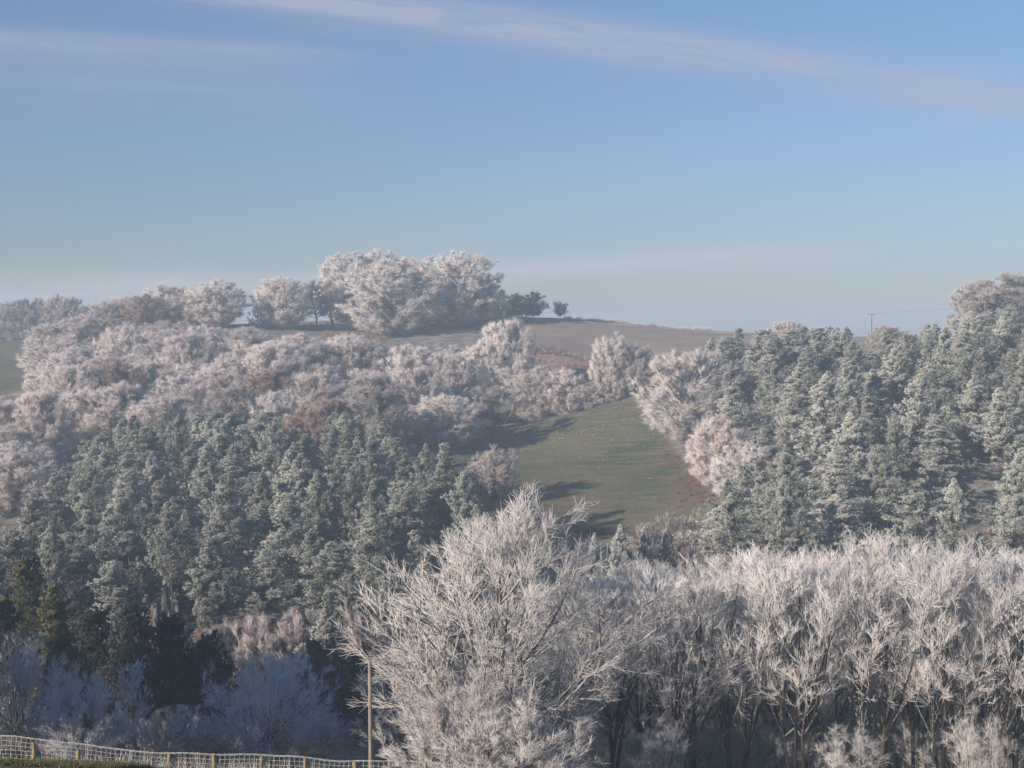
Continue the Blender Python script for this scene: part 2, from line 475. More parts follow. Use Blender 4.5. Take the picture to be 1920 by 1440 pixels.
kind = np.zeros(len(Q), int)
kind[fmean(dm) > .5] = 1
kind[fmean(dl) > .5] = 2
kind[(fmean(db) > .5) | (fmean(dk) > .5)] = 4
kind[fmean(dp) > .5] = 3
kind[(fmean(dn) > .5)] = 5
for kk, nm in ((0, 'woodland_floor'), (1, 'sloping_meadow'), (2, 'far_green_field'), (3, 'ploughed_field'), (4, 'bracken_slope'), (5, 'near_grass')):
    q = Q[kind == kk]
    us, inv = np.unique(q, return_inverse=True)
    me = mesh_np(nm, V[us], inv.reshape(q.shape), M['ground'], {'zone_a': za[us], 'zone_b': zb[us]}, smooth=True)
    link(nm, me, kind='structure')

# ------------------------------------------------------------------ branch and foliage geometry
def unit(a): return a / (np.linalg.norm(a, axis=-1, keepdims=True) + 1e-9)


def perp(d, rng):
    r = rng.normal(size=d.shape)
    return unit(np.cross(d, r))


def prisms(P0, P1, R0, R1, k, fr0, fr1, rng):
    """open k-sided tapered tubes, one per segment"""
    n = len(P0)
    d = unit(P1 - P0)
    a = unit(np.cross(d, np.where(np.abs(d[:, 2:3]) > 0.9, [[1., 0, 0]], [[0., 0, 1]])))
    b = np.cross(d, a)
    ang = np.arange(k) * 2 * np.pi / k
    ca, sa = np.cos(ang), np.sin(ang)
    ring = a[:, None] * ca[None, :, None] + b[:, None] * sa[None, :, None]
    v0 = P0[:, None] + ring * R0[:, None, None]
    v1 = P1[:, None] + ring * R1[:, None, None]
    V = np.concatenate([v0, v1], 1).reshape(-1, 3)
    base = (np.arange(n) * 2 * k)[:, None]
    j = np.arange(k); j2 = (j + 1) % k
    Fq = np.stack([base + j, base + j2, base + k + j2, base + k + j], -1).reshape(-1, 4)
    fr = np.concatenate([np.repeat(fr0[:, None], k, 1), np.repeat(fr1[:, None], k, 1)], 1).ravel()
    return V, Fq, fr


def blades(b, d, L, wd, fr0, fr1, rng):
    """one slim triangle per twig or needle spray"""
    n = len(b)
    s = perp(d, rng)
    V = np.stack([b - s * wd[:, None] / 2, b + s * wd[:, None] / 2, b + d * L[:, None]], 1).reshape(-1, 3)
    Fq = np.arange(n * 3).reshape(-1, 3)
    fr = np.stack([fr0, fr0, fr1], 1).ravel()
    return V, Fq, fr


def diamonds(b, d, L, wd, fr0, fr1, rng):
    n = len(b)
    s = perp(d, rng)
    m = b + d * L[:, None] * 0.5
    V = np.stack([b, m + s * wd[:, None] / 2, b + d * L[:, None], m - s * wd[:, None] / 2], 1).reshape(-1, 3)
    Fq = np.arange(n * 4).reshape(-1, 4)
    fr = np.stack([fr0, (fr0 + fr1) / 2, fr1, (fr0 + fr1) / 2], 1).ravel()
    return V, Fq, fr


def cat(parts):
    Vs, Fs, As = [], [], []; o = 0
    for V, Fq, a in parts:
        Vs.append(V); Fs.append(Fq + o); As.append(a); o += len(V)
    return np.concatenate(Vs), np.concatenate(Fs), np.concatenate(As)


def growp(rng, p, d, L, n, wander, trop):
    nodes = [p]; tang = []
    for i in range(n):
        d = unit(d + rng.normal(size=d.shape) * wander + np.array([0, 0, trop]))
        p = p + d * (L / n)[:, None]
        nodes.append(p); tang.append(d)
    return np.stack(nodes), np.stack(tang)


def pick(nodes, tang, t):
    n = len(tang)
    f = np.clip(t, 0, 0.9999) * n
    i = f.astype(int); r = (f - i)[:, None]
    return i, r


def spawn(rng, nodes, tang, L, k, t0, t1, ang0, ang1):
    N = nodes.shape[1]
    idx = np.repeat(np.arange(N), k)
    t = rng.uniform(t0, t1, N * k)
    i, r = pick(nodes, tang, t)
    p = nodes[i, idx] * (1 - r) + nodes[i + 1, idx] * r
    d = tang[i, idx]
    an = rng.uniform(ang0, ang1, N * k)[:, None]
    d = unit(d * np.cos(an) + perp(d, rng) * np.sin(an))
    return p, d, t, idx


def segs(nodes, r0, r1):
    """polyline stack -> segment arrays with tapered radii"""
    n = len(nodes) - 1; N = nodes.shape[1]
    tt = np.linspace(0, 1, n + 1)[:, None]
    R = r0[None] * (1 - tt) + r1[None] * tt
    return nodes[:-1].reshape(-1, 3), nodes[1:].reshape(-1, 3), R[:-1].ravel(), R[1:].ravel()


def decid(seed, H=14., W=10., hb=.25, nl=40, n2=6, n3=5, ntw=14, twl=.9, tww=.10, r0=.28, stems=1, up=.15,
          prism=False, limb_sep=False, lump=.16, top=.75, spread=.25, crook=.05, wood_k=5, l2f=.36, mid_r=.02,
          squareness=1.0, leanx=0.0, lfn=.07, asc=(.5, 1.1), flr=(.2, .7), l2t0=.25, tbase=.08, tang=(.3, 1.1), ctrlz=.22, l2max=.13, topbias=0.0, radial=0.0, wnd=.12, seg1=False, flat=1.0):
    rng = np.random.default_rng(seed)
    wood = []; limbs_m = []
    # stems
    az = rng.uniform(0, 6.28, stems)
    tilt = np.zeros(stems) if stems == 1 else rng.uniform(.05, spread, stems)
    d0 = unit(np.stack([np.cos(az) * tilt, np.sin(az) * tilt, np.ones(stems)], -1))
    p0 = np.stack([np.cos(az), np.sin(az), np.zeros(stems)], -1) * (0.0 if stems == 1 else r0 * 1.4)
    p0[:, 2] = -0.6
    sL = H * top * rng.uniform(.85, 1.05, stems)
    sn, st = growp(rng, p0, d0, sL, 10, crook, 0.02)
    sr = r0 * rng.uniform(.75, 1, stems)
    a, b, ra, rb = segs(sn, sr, sr * .22)
    wood.append(prisms(a, b, ra, rb, 7, np.full(len(a), .12), np.full(len(a), .15), rng))
    # limbs towards points on the crown
    zc = rng.uniform(-1, 1, nl)
    if topbias: zc = 1 - 2 * rng.random(nl) ** (1 + topbias)
    ph = np.arange(nl) * 2.39996 + rng.uniform(0, .6, nl)
    rad = (1 - np.abs(zc) ** (2 / squareness)) ** .5
    lf = 1 + lump * np.sin(ph * 3 + seed) * np.cos(zc * 4 + seed * 2) + rng.normal(0, lfn, nl)
    lf = np.clip(lf, .78, 1.12)
    tgt = np.stack([np.cos(ph) * rad * W / 2 * lf + leanx * (zc + 1) / 2, np.sin(ph) * rad * W / 2 * lf, H * (hb + 1) / 2 + zc * H * (1 - hb) / 2 * (0.93 + 0.5 * (lf - 1))], -1)
    tgt[:, 2] = np.clip(tgt[:, 2], H * hb * .7, H * .97)
    inner = rng.random(nl) < .25
    tgt[inner, :2] *= .55
    cen = np.array([leanx * .5, 0, H * (hb + 1) / 2 * .7])
    out_ = lambda q: radial * unit(q - cen)
    # nearest stem
    hd = np.hypot(tgt[:, 0], tgt[:, 1])
    sz = np.clip(tgt[:, 2] - hd * rng.uniform(asc[0], asc[1], nl) - .04 * H, tbase * H, H * top * .93)
    si = np.empty(nl, int)
    for j in range(nl):
        tops = sn[:, :, 2]
        hs = [np.abs(tops[:, s] - sz[j]).min() * 0 + np.hypot(*(sn[np.abs(tops[:, s] - sz[j]).argmin(), s, :2] - tgt[j, :2])) for s in range(stems)]
        si[j] = int(np.argmin(hs)) if rng.random() < .8 else rng.integers(stems)
    ts = np.clip(sz / (sL[si] * .98) + .03, 0, .985)
    i, r = pick(sn, st, ts)
    lp = sn[i, si] * (1 - r) + sn[i + 1, si] * r
    dv = tgt - lp
    ctrl = lp + dv * np.array([.55, .55, ctrlz])
    n = 8
    tt = np.linspace(0, 1, n + 1)[:, None, None]
    ln = lp[None] * (1 - tt) ** 2 + 2 * ctrl[None] * tt * (1 - tt) + tgt[None] * tt ** 2
    LL = np.linalg.norm(dv, axis=1)
    ln = ln + np.cumsum(rng.normal(size=ln.shape) * (crook * .35 * LL / 4)[None, :, None], 0) * np.minimum(tt * 3, 1)
    lt = unit(np.diff(ln, axis=0))
    lr = np.clip(r0 * .5 * (LL / (H * .5)), r0 * .12, r0 * .55)
    a, b, ra, rb = segs(ln, lr, lr * .2 + .004)
    fl = np.tile(np.linspace(flr[0], flr[1], n)[:, None], (1, nl)).ravel()
    limb_geo = prisms(a, b, ra, rb, wood_k, fl, fl + .06, rng)
    if limb_sep:
        order = np.argsort(-lr)[:limb_sep]
        for s in order:
            a, b, ra, rb = segs(ln[:, [s]], lr[[s]], lr[[s]] * .2)
            f1 = np.linspace(flr[0], flr[1], n)
            limbs_m.append(prisms(a, b, ra, rb, wood_k, f1, f1, rng))
        rest = np.array([q for q in range(nl) if q not in set(order.tolist())])
        a, b, ra, rb = segs(ln[:, rest], lr[rest], lr[rest] * .2)
        limb_geo = prisms(a, b, ra, rb, wood_k, np.full(len(a), .4), np.full(len(a), .5), rng)
    wood.append(limb_geo)
    # second and third order
    p, d, t, idx = spawn(rng, ln, lt, LL, n2, l2t0, 1.0, .35, .95)
    d = unit(d + .7 * out_(p))
    L2 = np.clip(LL[idx] * l2f * (1.35 - .75 * t), .4, H * l2max) * rng.uniform(.6, 1.15, len(t))
    n2n, n2t = growp(rng, p, d, L2, 4, wnd, up)
    tw = []
    r2 = np.clip(lr[idx] * .4, mid_r, .09)
    a, b, ra, rb = segs(n2n, r2, r2 * .4)
    k3 = 3
    tw.append(('p', prisms(a, b, ra, rb, k3, np.full(len(a), .35), np.full(len(a), .6), rng)))
    p, d, t3, idx3 = spawn(rng, n2n, n2t, L2, n3, .2, 1.0, .35, .9)
    d = unit(d + .7 * out_(p))
    L3 = L2[idx3] * .52 * rng.uniform(.6, 1.2, len(t3)) + .15
    n3n, n3t = growp(rng, p, d, L3, 2, .15, up)
    if prism:
        a, b, ra, rb = segs(n3n, np.full(len(p), mid_r * .8), np.full(len(p), mid_r * .55))
        tw.append(('p', prisms(a, b, ra, rb, 3, np.full(len(a), .6), np.full(len(a), .8), rng)))
    # twigs
    p, d, t4, idx4 = spawn(rng, n3n, n3t, L3, ntw, .05, 1.0, *tang)
    L4 = twl * rng.uniform(.5, 1.3, len(t4))
    d = unit(d + np.array([0, 0, up * 1.3]) + out_(p))
    if prism and seg1:
        q = np.full(len(p), tww / 2)
        tw.append(('p', prisms(p, p + d * L4[:, None], q, q * .45, 3, q * 0 + .72, q * 0 + 1, rng)))
    elif prism:
        m = p + d * (L4 * .5)[:, None]
        d2 = unit(d + rng.normal(size=d.shape) * .22 + np.array([0, 0, up]))
        e = m + d2 * (L4 * .5)[:, None]
        P0 = np.concatenate([p, m]); P1 = np.concatenate([m, e])
        q = np.full(len(p), tww / 2)
        tw.append(('p', prisms(P0, P1, np.concatenate([q, q]), np.concatenate([q, q * .55]), 3,
                               np.concatenate([q * 0 + .75, q * 0 + .9]), np.concatenate([q * 0 + .9, q * 0 + 1]), rng)))
    else:
        fz = rng.uniform(-.1, .1, len(p))
        depth = np.clip(np.linalg.norm((p - np.array([0, 0, H * (hb + 1) / 2])) / np.array([W / 2, W / 2, H * (1 - hb) / 2]), axis=1), 0, 1.2)
        tw.append(('t', blades(p, d, L4, tww * rng.uniform(.7, 1.3, len(p)), np.clip(.15 + .45 * depth + fz, 0, 1), np.clip(.35 + .62 * depth + fz, 0, 1), rng)))
    quads = [g for k_, g in tw if k_ == 'p']
    tris = [g for k_, g in tw if k_ == 't']
    return cat(wood), quads, tris, limbs_m


def pine(seed, H=14., R=2.7, hb=.2, dens=1.0, tuft=.44, width=.105, nb=7, cone=.8, ragged=.35, trunk_r=.2, droop=0.0):
    rng = np.random.default_rng(seed)
    n = 12
    sn, st = growp(rng, np.array([[0, 0, -.6]]), np.array([[0, 0, 1.]]), np.array([H * .97 + .6]), n, .012, .0)
    a, b, ra, rb = segs(sn, np.array([trunk_r]), np.array([.03]))
    wood = [prisms(a, b, ra, rb, 7, np.full(len(a), .1), np.full(len(a), .1), rng)]
    zs = []; z = hb * H
    while z < H * .985:
        zs.append(z); z += rng.uniform(.34, .80) * (1 - .45 * z / H)
    zb = np.repeat(zs, nb) + rng.normal(0, .12, len(zs) * nb)
    keep = rng.random(len(zb)) > .26
    zb = zb[keep]; N = len(zb)
    az = rng.uniform(0, 6.283, N)
    t = np.clip((zb / H - hb) / (1 - hb), 0, 1)
    prof = np.minimum(1.0, (1 - t) ** cone * 1.25) * np.minimum(1, .55 + t * 2.5)
    # heavier and lighter sides, whorl to whorl
    lob = 1 + .34 * np.sin(az * 2 + zb * .8 + seed) + .26 * np.sin(az * 3 - zb * 1.5 + seed)
    L = R * prof * lob * rng.uniform(1 - ragged, 1 + ragged * .7, N) + .05 + .12 * (1 - t)
    el = rng.uniform(.02, .40, N) + .5 * t ** 3 - droop
    d = np.stack([np.cos(az) * np.cos(el), np.sin(az) * np.cos(el), np.sin(el)], -1)
    si = np.clip((zb + .6) / (H * .97 + .6), 0, .999)
    i, r = pick(sn, st, si)
    p = sn[i, 0] * (1 - r) + sn[i + 1, 0] * r
    bn, bt = growp(rng, p, d, L, 4, .07, .10 - droop * .2)
    a, b, ra, rb = segs(bn, np.full(N, .045), np.full(N, .015))
    wood.append(prisms(a, b, ra, rb, 3, np.full(len(a), .1), np.full(len(a), .3), rng))
    # secondary shoots
    k = max(3, int(9 * dens))
    p2, d2, t2, idx = spawn(rng, bn, bt, L, k, .3, 1.0, .2, 1.0)
    L2 = L[idx] * .30 * (1.3 - .7 * t2) * rng.uniform(.5, 1.2, len(t2)) + .04 + .08 * np.clip(L[idx], 0, 1)
    cn, ct = growp(rng, p2, d2, L2, 2, .1, .22)
    # tufts along and at the end of each shoot
    q, dq, tq, iq = spawn(rng, cn, ct, L2, 3, .3, 1.0, .1, .5)
    dq = unit(dq + np.array([0, 0, .35]))
    nn = 6
    Q_ = np.repeat(q, nn, 0); D_ = np.repeat(dq, nn, 0)
    an = rng.uniform(.15, 1.05, len(Q_))[:, None]
    D_ = unit(D_ * np.cos(an) + perp(D_, rng) * np.sin(an))
    outer = np.clip(np.repeat(t2[iq], nn), 0, 1)
    Lt = tuft * rng.uniform(.6, 1.25, len(Q_)) * np.clip(.5 + .5 * (H - Q_[:, 2]) / (.15 * H), .5, 1)
    f0 = .05 + .18 * outer + rng.uniform(0, .1, len(Q_))
    f1 = np.clip(.45 + .5 * outer + rng.uniform(-.15, .12, len(Q_)), 0, 1)
    tr = diamonds(Q_, D_, Lt, width * rng.uniform(.7, 1.3, len(Q_)), f0, f1, rng)
    return cat(wood), [], [], tr


# ------------------------------------------------------------------ prototypes (mesh data shared by the copies)
PROTO = {}


def extent(me):
    """true height and spread of a crown"""
    a = np.empty(len(me.vertices) * 3, np.float32)
    me.vertices.foreach_get('co', a)
    a = a.reshape(-1, 3)
    cx = np.median(a[:, 0])
    return float(np.percentile(a[:, 2], 99.85)), float(2 * np.percentile(np.hypot(a[:, 0] - cx, a[:, 1]), 96))


def outward(V, axis=False):
    V = np.asarray(V, np.float32)
    if axis:      # a conifer: away from the stem and a little up
        cx, cy = np.median(V[:, 0]), np.median(V[:, 1])
        o = np.stack([V[:, 0] - cx, V[:, 1] - cy, np.zeros(len(V))], -1)
        return unit(unit(o) + np.array([0, 0, .45]))
    c = np.median(V, 0)
    h = V[:, 2].max() - V[:, 2].min(); w_ = np.percentile(np.hypot(V[:, 0] - c[0], V[:, 1] - c[1]), 95) * 2
    c[2] = V[:, 2].min() + h * .38
    return unit((V - c) / np.array([w_, w_, h]))


def proto_decid(key, crown_mat, bark='bark', **kw):
    wood, quads, tris, limbs = decid(**kw)
    wm = mesh_np(key + '_trunk', *wood[:2], M[bark], {'frost': wood[2]}, smooth=True)
    ms = []
    if tris:
        # quads of the thin branches are split so that one mesh holds all of them
        Vt, Ft, At = cat(tris)
        if quads:
            Vq, Fq, Aq = cat(quads)
            Fq = np.concatenate([Fq[:, [0, 1, 2]], Fq[:, [0, 2, 3]]])
            Ft = np.concatenate([Ft, Fq + len(Vt)]); Vt = np.concatenate([Vt, Vq]); At = np.concatenate([At, Aq])
        cm = mesh_np(key + '_crown', Vt, Ft, M[crown_mat], {'frost': At, 'outward': outward(Vt)})
    else:
        Vq, Fq, Aq = cat(quads)
        cm = mesh_np(key + '_crown', Vq, Fq, M[crown_mat], {'frost': Aq, 'outward': outward(Vq)})
    lm = [mesh_np(key + '_limb', g[0], g[1], M[bark], {'frost': g[2]}, smooth=True) for g in limbs]
    PROTO[key] = dict(zip('HW', extent(cm)), parts=[('trunk', wm), ('crown', cm)] + [('limb', l) for l in lm])


def proto_pine(key, crown_mat, **kw):
    wood, _, _, tr = pine(**kw)
    wm = mesh_np(key + '_trunk', wood[0], wood[1], M['pinebark'], {'frost': wood[2]}, smooth=True)
    cm = mesh_np(key + '_crown', tr[0], tr[1], M[crown_mat], {'frost': tr[2], 'outward': outward(tr[0], True)})
    PROTO[key] = dict(zip('HW', extent(cm)), parts=[('trunk', wm), ('crown', cm)])


def recolor(src, dst, mat, bark=None):
    """same growth, other foliage"""
    p = PROTO[src]; parts = []
    for nm, me in p['parts']:
        m2 = me
        if nm == 'crown':
            m2 = (me, mat)
        elif bark:
            m2 = (me, bark)
        parts.append((nm, m2))
    PROTO[dst] = dict(H=p['H'], W=p['W'], parts=parts)


for s in range(5):
    proto_decid('broad%d' % s, 'white', seed=11 + s, H=15., W=12. + (s % 3), hb=.02 + .03 * (s % 2), nl=150, n2=7, n3=4, ntw=13, twl=.95, tww=.08, r0=.3, lump=.05, lfn=.04, ctrlz=.5, up=.05, l2f=.24, radial=.35, l2max=.085, squareness=.9, tang=(.4, 1.25))
    recolor('broad%d' % s, 'greybroad%d' % s, 'grey')
    recolor('broad%d' % s, 'rustbroad%d' % s, 'rust')
    recolor('broad%d' % s, 'brightbroad%d' % s, 'brightwhite')
recolor('broad2', 'deeprust', 'deeprust')
for s in range(3):   # big rounded hilltop beeches
    proto_decid('beech%d' % s, 'brightwhite', seed=41 + s, H=25., W=22., hb=.0, nl=120, n2=9, n3=5, ntw=14, twl=1.2, tww=.115, r0=.5, lump=.06, lfn=.04, radial=.35, tang=(.4, 1.25), l2f=.3, up=.03, ctrlz=.55, l2max=.075, squareness=.85)
proto_decid('open', 'grey', seed=61, H=18., W=11., hb=.3, nl=26, n2=6, n3=5, ntw=12, twl=1.0, tww=.08, radial=.5, r0=.38, bark='darkbark')
proto_decid('open2', 'grey', seed=62, H=18., W=12., hb=.3, nl=24, n2=6, n3=5, ntw=12, twl=1.0, tww=.08, radial=.5, r0=.4, bark='darkbark', stems=2)
proto_decid('darkround', 'darktwig', seed=63, H=12., W=10., hb=.05, nl=60, n2=7, n3=5, ntw=9, twl=.8, tww=.12, ctrlz=.5, up=.05, lump=.08, l2f=.3, r0=.3, bark='darkbark')
proto_decid('lone', 'darktwig', seed=64, H=8., W=6.8, hb=.30, nl=40, n2=6, n3=4, ntw=8, twl=.5, tww=.10, ctrlz=.5, up=.03, lump=.08, l2f=.3, tbase=.25, r0=.22, bark='darkbark')
for s in range(2):   # spreading, feathery, with a visible bole
    proto_decid('feather%d' % s, 'white', seed=71 + s, H=18., W=18., hb=.10, nl=70, n2=8, n3=6, ntw=13, twl=1.2, tww=.075, r0=.4, radial=.45, up=.04, lump=.10, tang=(.3, 1.0), ctrlz=.4, l2max=.09)
    recolor('feather%d' % s, 'brightfeather%d' % s, 'brightwhite')
for s in range(3):
    proto_decid('shrub%d' % s, 'white', seed=81 + s, H=6., W=6.5, hb=.05, nl=30, n2=6, n3=4, ntw=14, twl=.7, tww=.05, r0=.09, stems=5, spread=.5, up=.12, top=.6, radial=.6, ctrlz=.5)
    recolor('shrub%d' % s, 'greyshrub%d' % s, 'grey')
    recolor('shrub%d' % s, 'rustshrub%d' % s, 'rust')
for s in range(6):
    proto_pine('pine%d' % s, 'pine', seed=101 + s, H=14., R=2.5 + .3 * (s % 3), hb=.16, cone=.75 + .16 * (s % 3), ragged=.55)
    if s < 3:
        recolor('pine%d' % s, 'palepine%d' % s, 'paleneedle')
        recolor('pine%d' % s, 'greenpine%d' % s, 'greenpine')
for s in range(2):   # gaunt pines with bare boles and plate-like crowns
    proto_pine('gaunt%d' % s, 'pine', seed=121 + s, H=15., R=3.3, hb=.42, cone=.45, ragged=.5, dens=.8, trunk_r=.22)
for s in range(2):
    proto_pine('spruce%d' % s, 'paleneedle', seed=131 + s, H=7., R=1.7, hb=.05, cone=1.05, ragged=.2, tuft=.34, width=.10, trunk_r=.12, dens=.7, droop=.1)
for s in range(3):
    proto_pine('dark%d' % s, 'darkpine', seed=141 + s, H=15., R=4.2, hb=.06, cone=.6, ragged=.35, nb=9, dens=1.1, tuft=.42, width=.11)
recolor('dark1', 'greendark', 'greenpine')
# foreground trees, every twig a tube
proto_decid('great', 'near', seed=201, H=19., W=19., hb=.20, nl=108, squareness=2.3, leanx=2.0, n2=8, n3=5, ntw=6, twl=.80, tww=.031, seg1=True, wnd=.08, radial=.2, r0=.26, stems=4, spread=.22, prism=True,
            limb_sep=10, up=.06, top=.72, crook=.06, mid_r=.015, tang=(.25, .95), l2f=.34, lump=.12, ctrlz=.35, l2max=.14)
for s in range(5):
    proto_decid('grove%d' % s, 'near', seed=211 + s, H=18., W=7.0 + (s % 3) * .8, hb=.50, l2t0=.45, nl=42, n2=7, n3=4, ntw=7, twl=.66, tww=.026, seg1=True, wnd=.07, radial=.05, r0=.17, stems=3 + (s % 3), spread=.10,
                prism=True, limb_sep=4, up=.13, top=.88, crook=.03, mid_r=.011, tang=(.2, .8), bark='darkbark', lump=.12, tbase=.30, topbias=1.1, l2max=.10, ctrlz=.35, asc=(1.4, 3.0), flr=(.05, .5), squareness=.8)
for s in range(3):   # open veil of fine twigs for the trees standing deeper in the grove
    proto_decid('veil%d' % s, 'dimbush', seed=221 + s, H=17., W=8.5, hb=.10, nl=52, n2=7, n3=3, ntw=7, twl=.8, tww=.024, seg1=True, wnd=.08, radial=.0, r0=.13, stems=3, spread=.16,
                prism=True, up=.08, top=.86, crook=.04, mid_r=.011, tang=(.3, 1.1), bark='darkbark', lump=.15, tbase=.08, l2max=.10, ctrlz=.35, asc=(1.0, 2.2), flr=(.05, .5), squareness=.7)
proto_decid('bigbush', 'bush', seed=231, H=9., W=11., hb=.04, nl=115, lump=.06, squareness=.85, n2=6, n3=4, ntw=7, twl=.55, tww=.026, seg1=True, wnd=.09, radial=.25, r0=.09, stems=8, spread=.75, prism=True, up=.14, top=.62, mid_r=.012, tang=(.3, 1.0), ctrlz=.5)
proto_decid('bigbush2', 'dimbush', seed=232, H=9., W=11., hb=.04, nl=90, n2=6, n3=4, ntw=7, twl=.6, tww=.026, seg1=True, wnd=.09, radial=.2, r0=.09, stems=7, spread=.7, prism=True, up=.12, top=.6, mid_r=.012, tang=(.2, .9), ctrlz=.5)
proto_decid('crooked', 'near', seed=233, H=9., W=10., hb=.28, nl=40, n2=7, n3=5, ntw=6, twl=.6, tww=.028, seg1=True, radial=.4, r0=.17, stems=1, prism=True, up=.12, top=.6, crook=.1, mid_r=.016, tang=(.2, .8), bark='darkbark')
proto_decid('sapling', 'bush', seed=234, H=6., W=2.6, hb=.2, nl=16, n2=4, n3=3, ntw=4, twl=.4, tww=.035, r0=.05, prism=True, up=.3, top=.95, mid_r=.014, tang=(.3, .8))
recolor('bigbush', 'litbush', 'near')

_cnt = [0]


def tree(key, x, y, H, W, label, cat_, group=None, name='tree', rot=None, z=None):
    _cnt[0] += 1
    rr = random.Random(_cnt[0] * 7 + 3)
    p = PROTO[key]
    if z is None: z = g1(x, y)
    e = bpy.data.objects.new(name, None)
    e.empty_display_size = 1.0
    C.objects.link(e)
    e.location = (x, y, z)
    sw = W / p['W']; sh = H / p['H']
    e.scale = (sw, sw, sh)
    e.rotation_euler = (0, 0, rr.uniform(0, 6.283) if rot is None else rot)
    e['label'] = label; e['category'] = cat_
    if group: e['group'] = group
    for nm, me in p['parts']:
        mat = None
        if isinstance(me, tuple): me, mat = me
        o = bpy.data.objects.new(nm, me)
        C.objects.link(o); o.parent = e
        if mat:
            o.material_slots[0].link = 'OBJECT'; o.material_slots[0].material = M[mat]
    return e


def at_pixel(key, px, pyt, D, wpx, label, cat_='tree', group=None, name='frosted_tree', rot=None):
    """a tree whose top shows at (px, pyt) when it stands D metres out; width given as seen"""
    x = xat(px, pyt, D)
    z = g1(x, D)
    H = max(zat(pyt, D) - z, 1.0)
    return tree(key, x, D, H, wpx * D / F, label, cat_, group, name, rot, z)


ORD = ('zeroth first second third fourth fifth sixth seventh eighth ninth tenth eleventh twelfth thirteenth fourteenth fifteenth sixteenth '
       'seventeenth eighteenth nineteenth twentieth twenty-first twenty-second twenty-third twenty-fourth twenty-fifth twenty-sixth '
       'twenty-seventh twenty-eighth twenty-ninth thirtieth').split()

# ------------------------------------------------------------------ skyline and landmark trees
G1 = 'tall frosted trees of the hilltop clump'
for a in [
    ('brightbroad1', 528, 520, 492, 104, 'round white frosted tree standing at the far left of the hilltop clump', G1),
    ('open', 592, 523, 503, 84, 'dusky open-crowned tree with bare stem beside the round white one', G1),
    ('open2', 628, 528, 508, 84, 'dusky open-crowned tree against the tall left flank of the hilltop clump', G1),
    ('beech1', 655, 476, 524, 130, 'bright frosted tree forming the left shoulder of the hilltop clump', G1),
    ('beech2', 714, 470, 530, 135, 'highest bright frosted tree at the crest of the hilltop clump', G1),
    ('beech0', 736, 486, 492, 178, 'broad bright frosted tree at the front of the hilltop clump, reaching lowest', G1),
    ('beech1', 800, 484, 528, 130, 'bright frosted tree half hidden in the middle of the hilltop clump', G1),
    ('beech2', 862, 474, 512, 150, 'big bright frosted tree at the right of the hilltop clump, beside the field', G1),
    ('greybroad3', 922, 533, 516, 56, 'small shaded tree leaning against the right side of the hilltop clump', G1),
    ('greyshrub1', 484, 580, 488, 42, 'small frosted bush at the left foot of the hilltop clump', None),
]:
    at_pixel(a[0], a[1], a[2], a[3], a[4], a[5], 'bush' if 'shrub' in a[0] else 'tree', a[6], 'frosted_bush' if 'shrub' in a[0] else 'frosted_tree')
G2 = 'dark trees right of the hilltop clump'
at_pixel('darkround', 966, 551, 540, 58, 'dark unfrosted round tree nearest the hilltop clump', 'tree', G2, 'dark_tree')
at_pixel('darkround', 1000, 547, 544, 56, 'dark unfrosted round tree on the side facing the lone tree', 'tree', G2, 'dark_tree', 1.2)
at_pixel('lone', 1050, 565, 541, 30, 'small lone dark tree standing by itself on the skyline', 'tree', None, 'lone_tree')

G3 = 'frosted trees along the left skyline'
for key, px, py, D, wpx, lab in [
    ('brightbroad0', 404, 526, 482, 104, 'tall rounded frosted tree at the right end of the left skyline row'),
    ('broad3', 352, 548, 484, 92, 'frosted tree just left of the tall rounded one on the skyline'),
    ('brightbroad2', 312, 533, 490, 96, 'pale frosted tree peaking in the middle of the left skyline row'),
    ('rustbroad4', 272, 552, 478, 92, 'frosted tree with rusty brown leaves in the left skyline row'),
    ('broad1', 238, 556, 484, 80, 'frosted tree left of the rusty brown one on the skyline'),
    ('broad2', 196, 566, 478, 96, 'frosted tree where the left skyline row starts to fall away'),
    ('broad0', 140, 596, 470, 90, 'low frosted tree at the lower left end of the skyline row'),
    ('broad4', 90, 606, 468, 76, 'low frosted tree just above the green field at left'),
    ('feather0', 120, 628, 425, 150, 'wide fan-shaped frosted tree beside the green field at left'),
    ('feather1', 215, 640, 440, 130, 'broad feathery frosted tree under the left skyline row'),
    ('broad4', 40, 738, 385, 100, 'frosted tree at the bottom corner of the green field'),
]:
    at_pixel(key, px, py, D, wpx, lab, 'tree', G3)
G4 = 'frosted trees on the far left ridge'
for i, (px, py) in enumerate([(-22, 566), (8, 566), (40, 561), (72, 560), (104, 553), (134, 558), (158, 574)]):
    at_pixel(['greybroad0', 'broad3', 'greybroad2'][i % 3], px, py, 600, 56, 'distant bushy frosted tree, %s from left on the far ridge beyond the green field' % ORD[i + 1], 'tree', G4, 'frosted_tree')
for i, (px, py) in enumerate([(-10, 600), (28, 606), (62, 612), (95, 606), (130, 600)]):
    at_pixel('shrub%d' % (i % 3), px, py, 588, 48, 'frosted bush under the far ridge trees, %s from left along the field edge' % ORD[i + 1], 'bush', 'frosted bushes at the far field edge', 'frosted_bush')

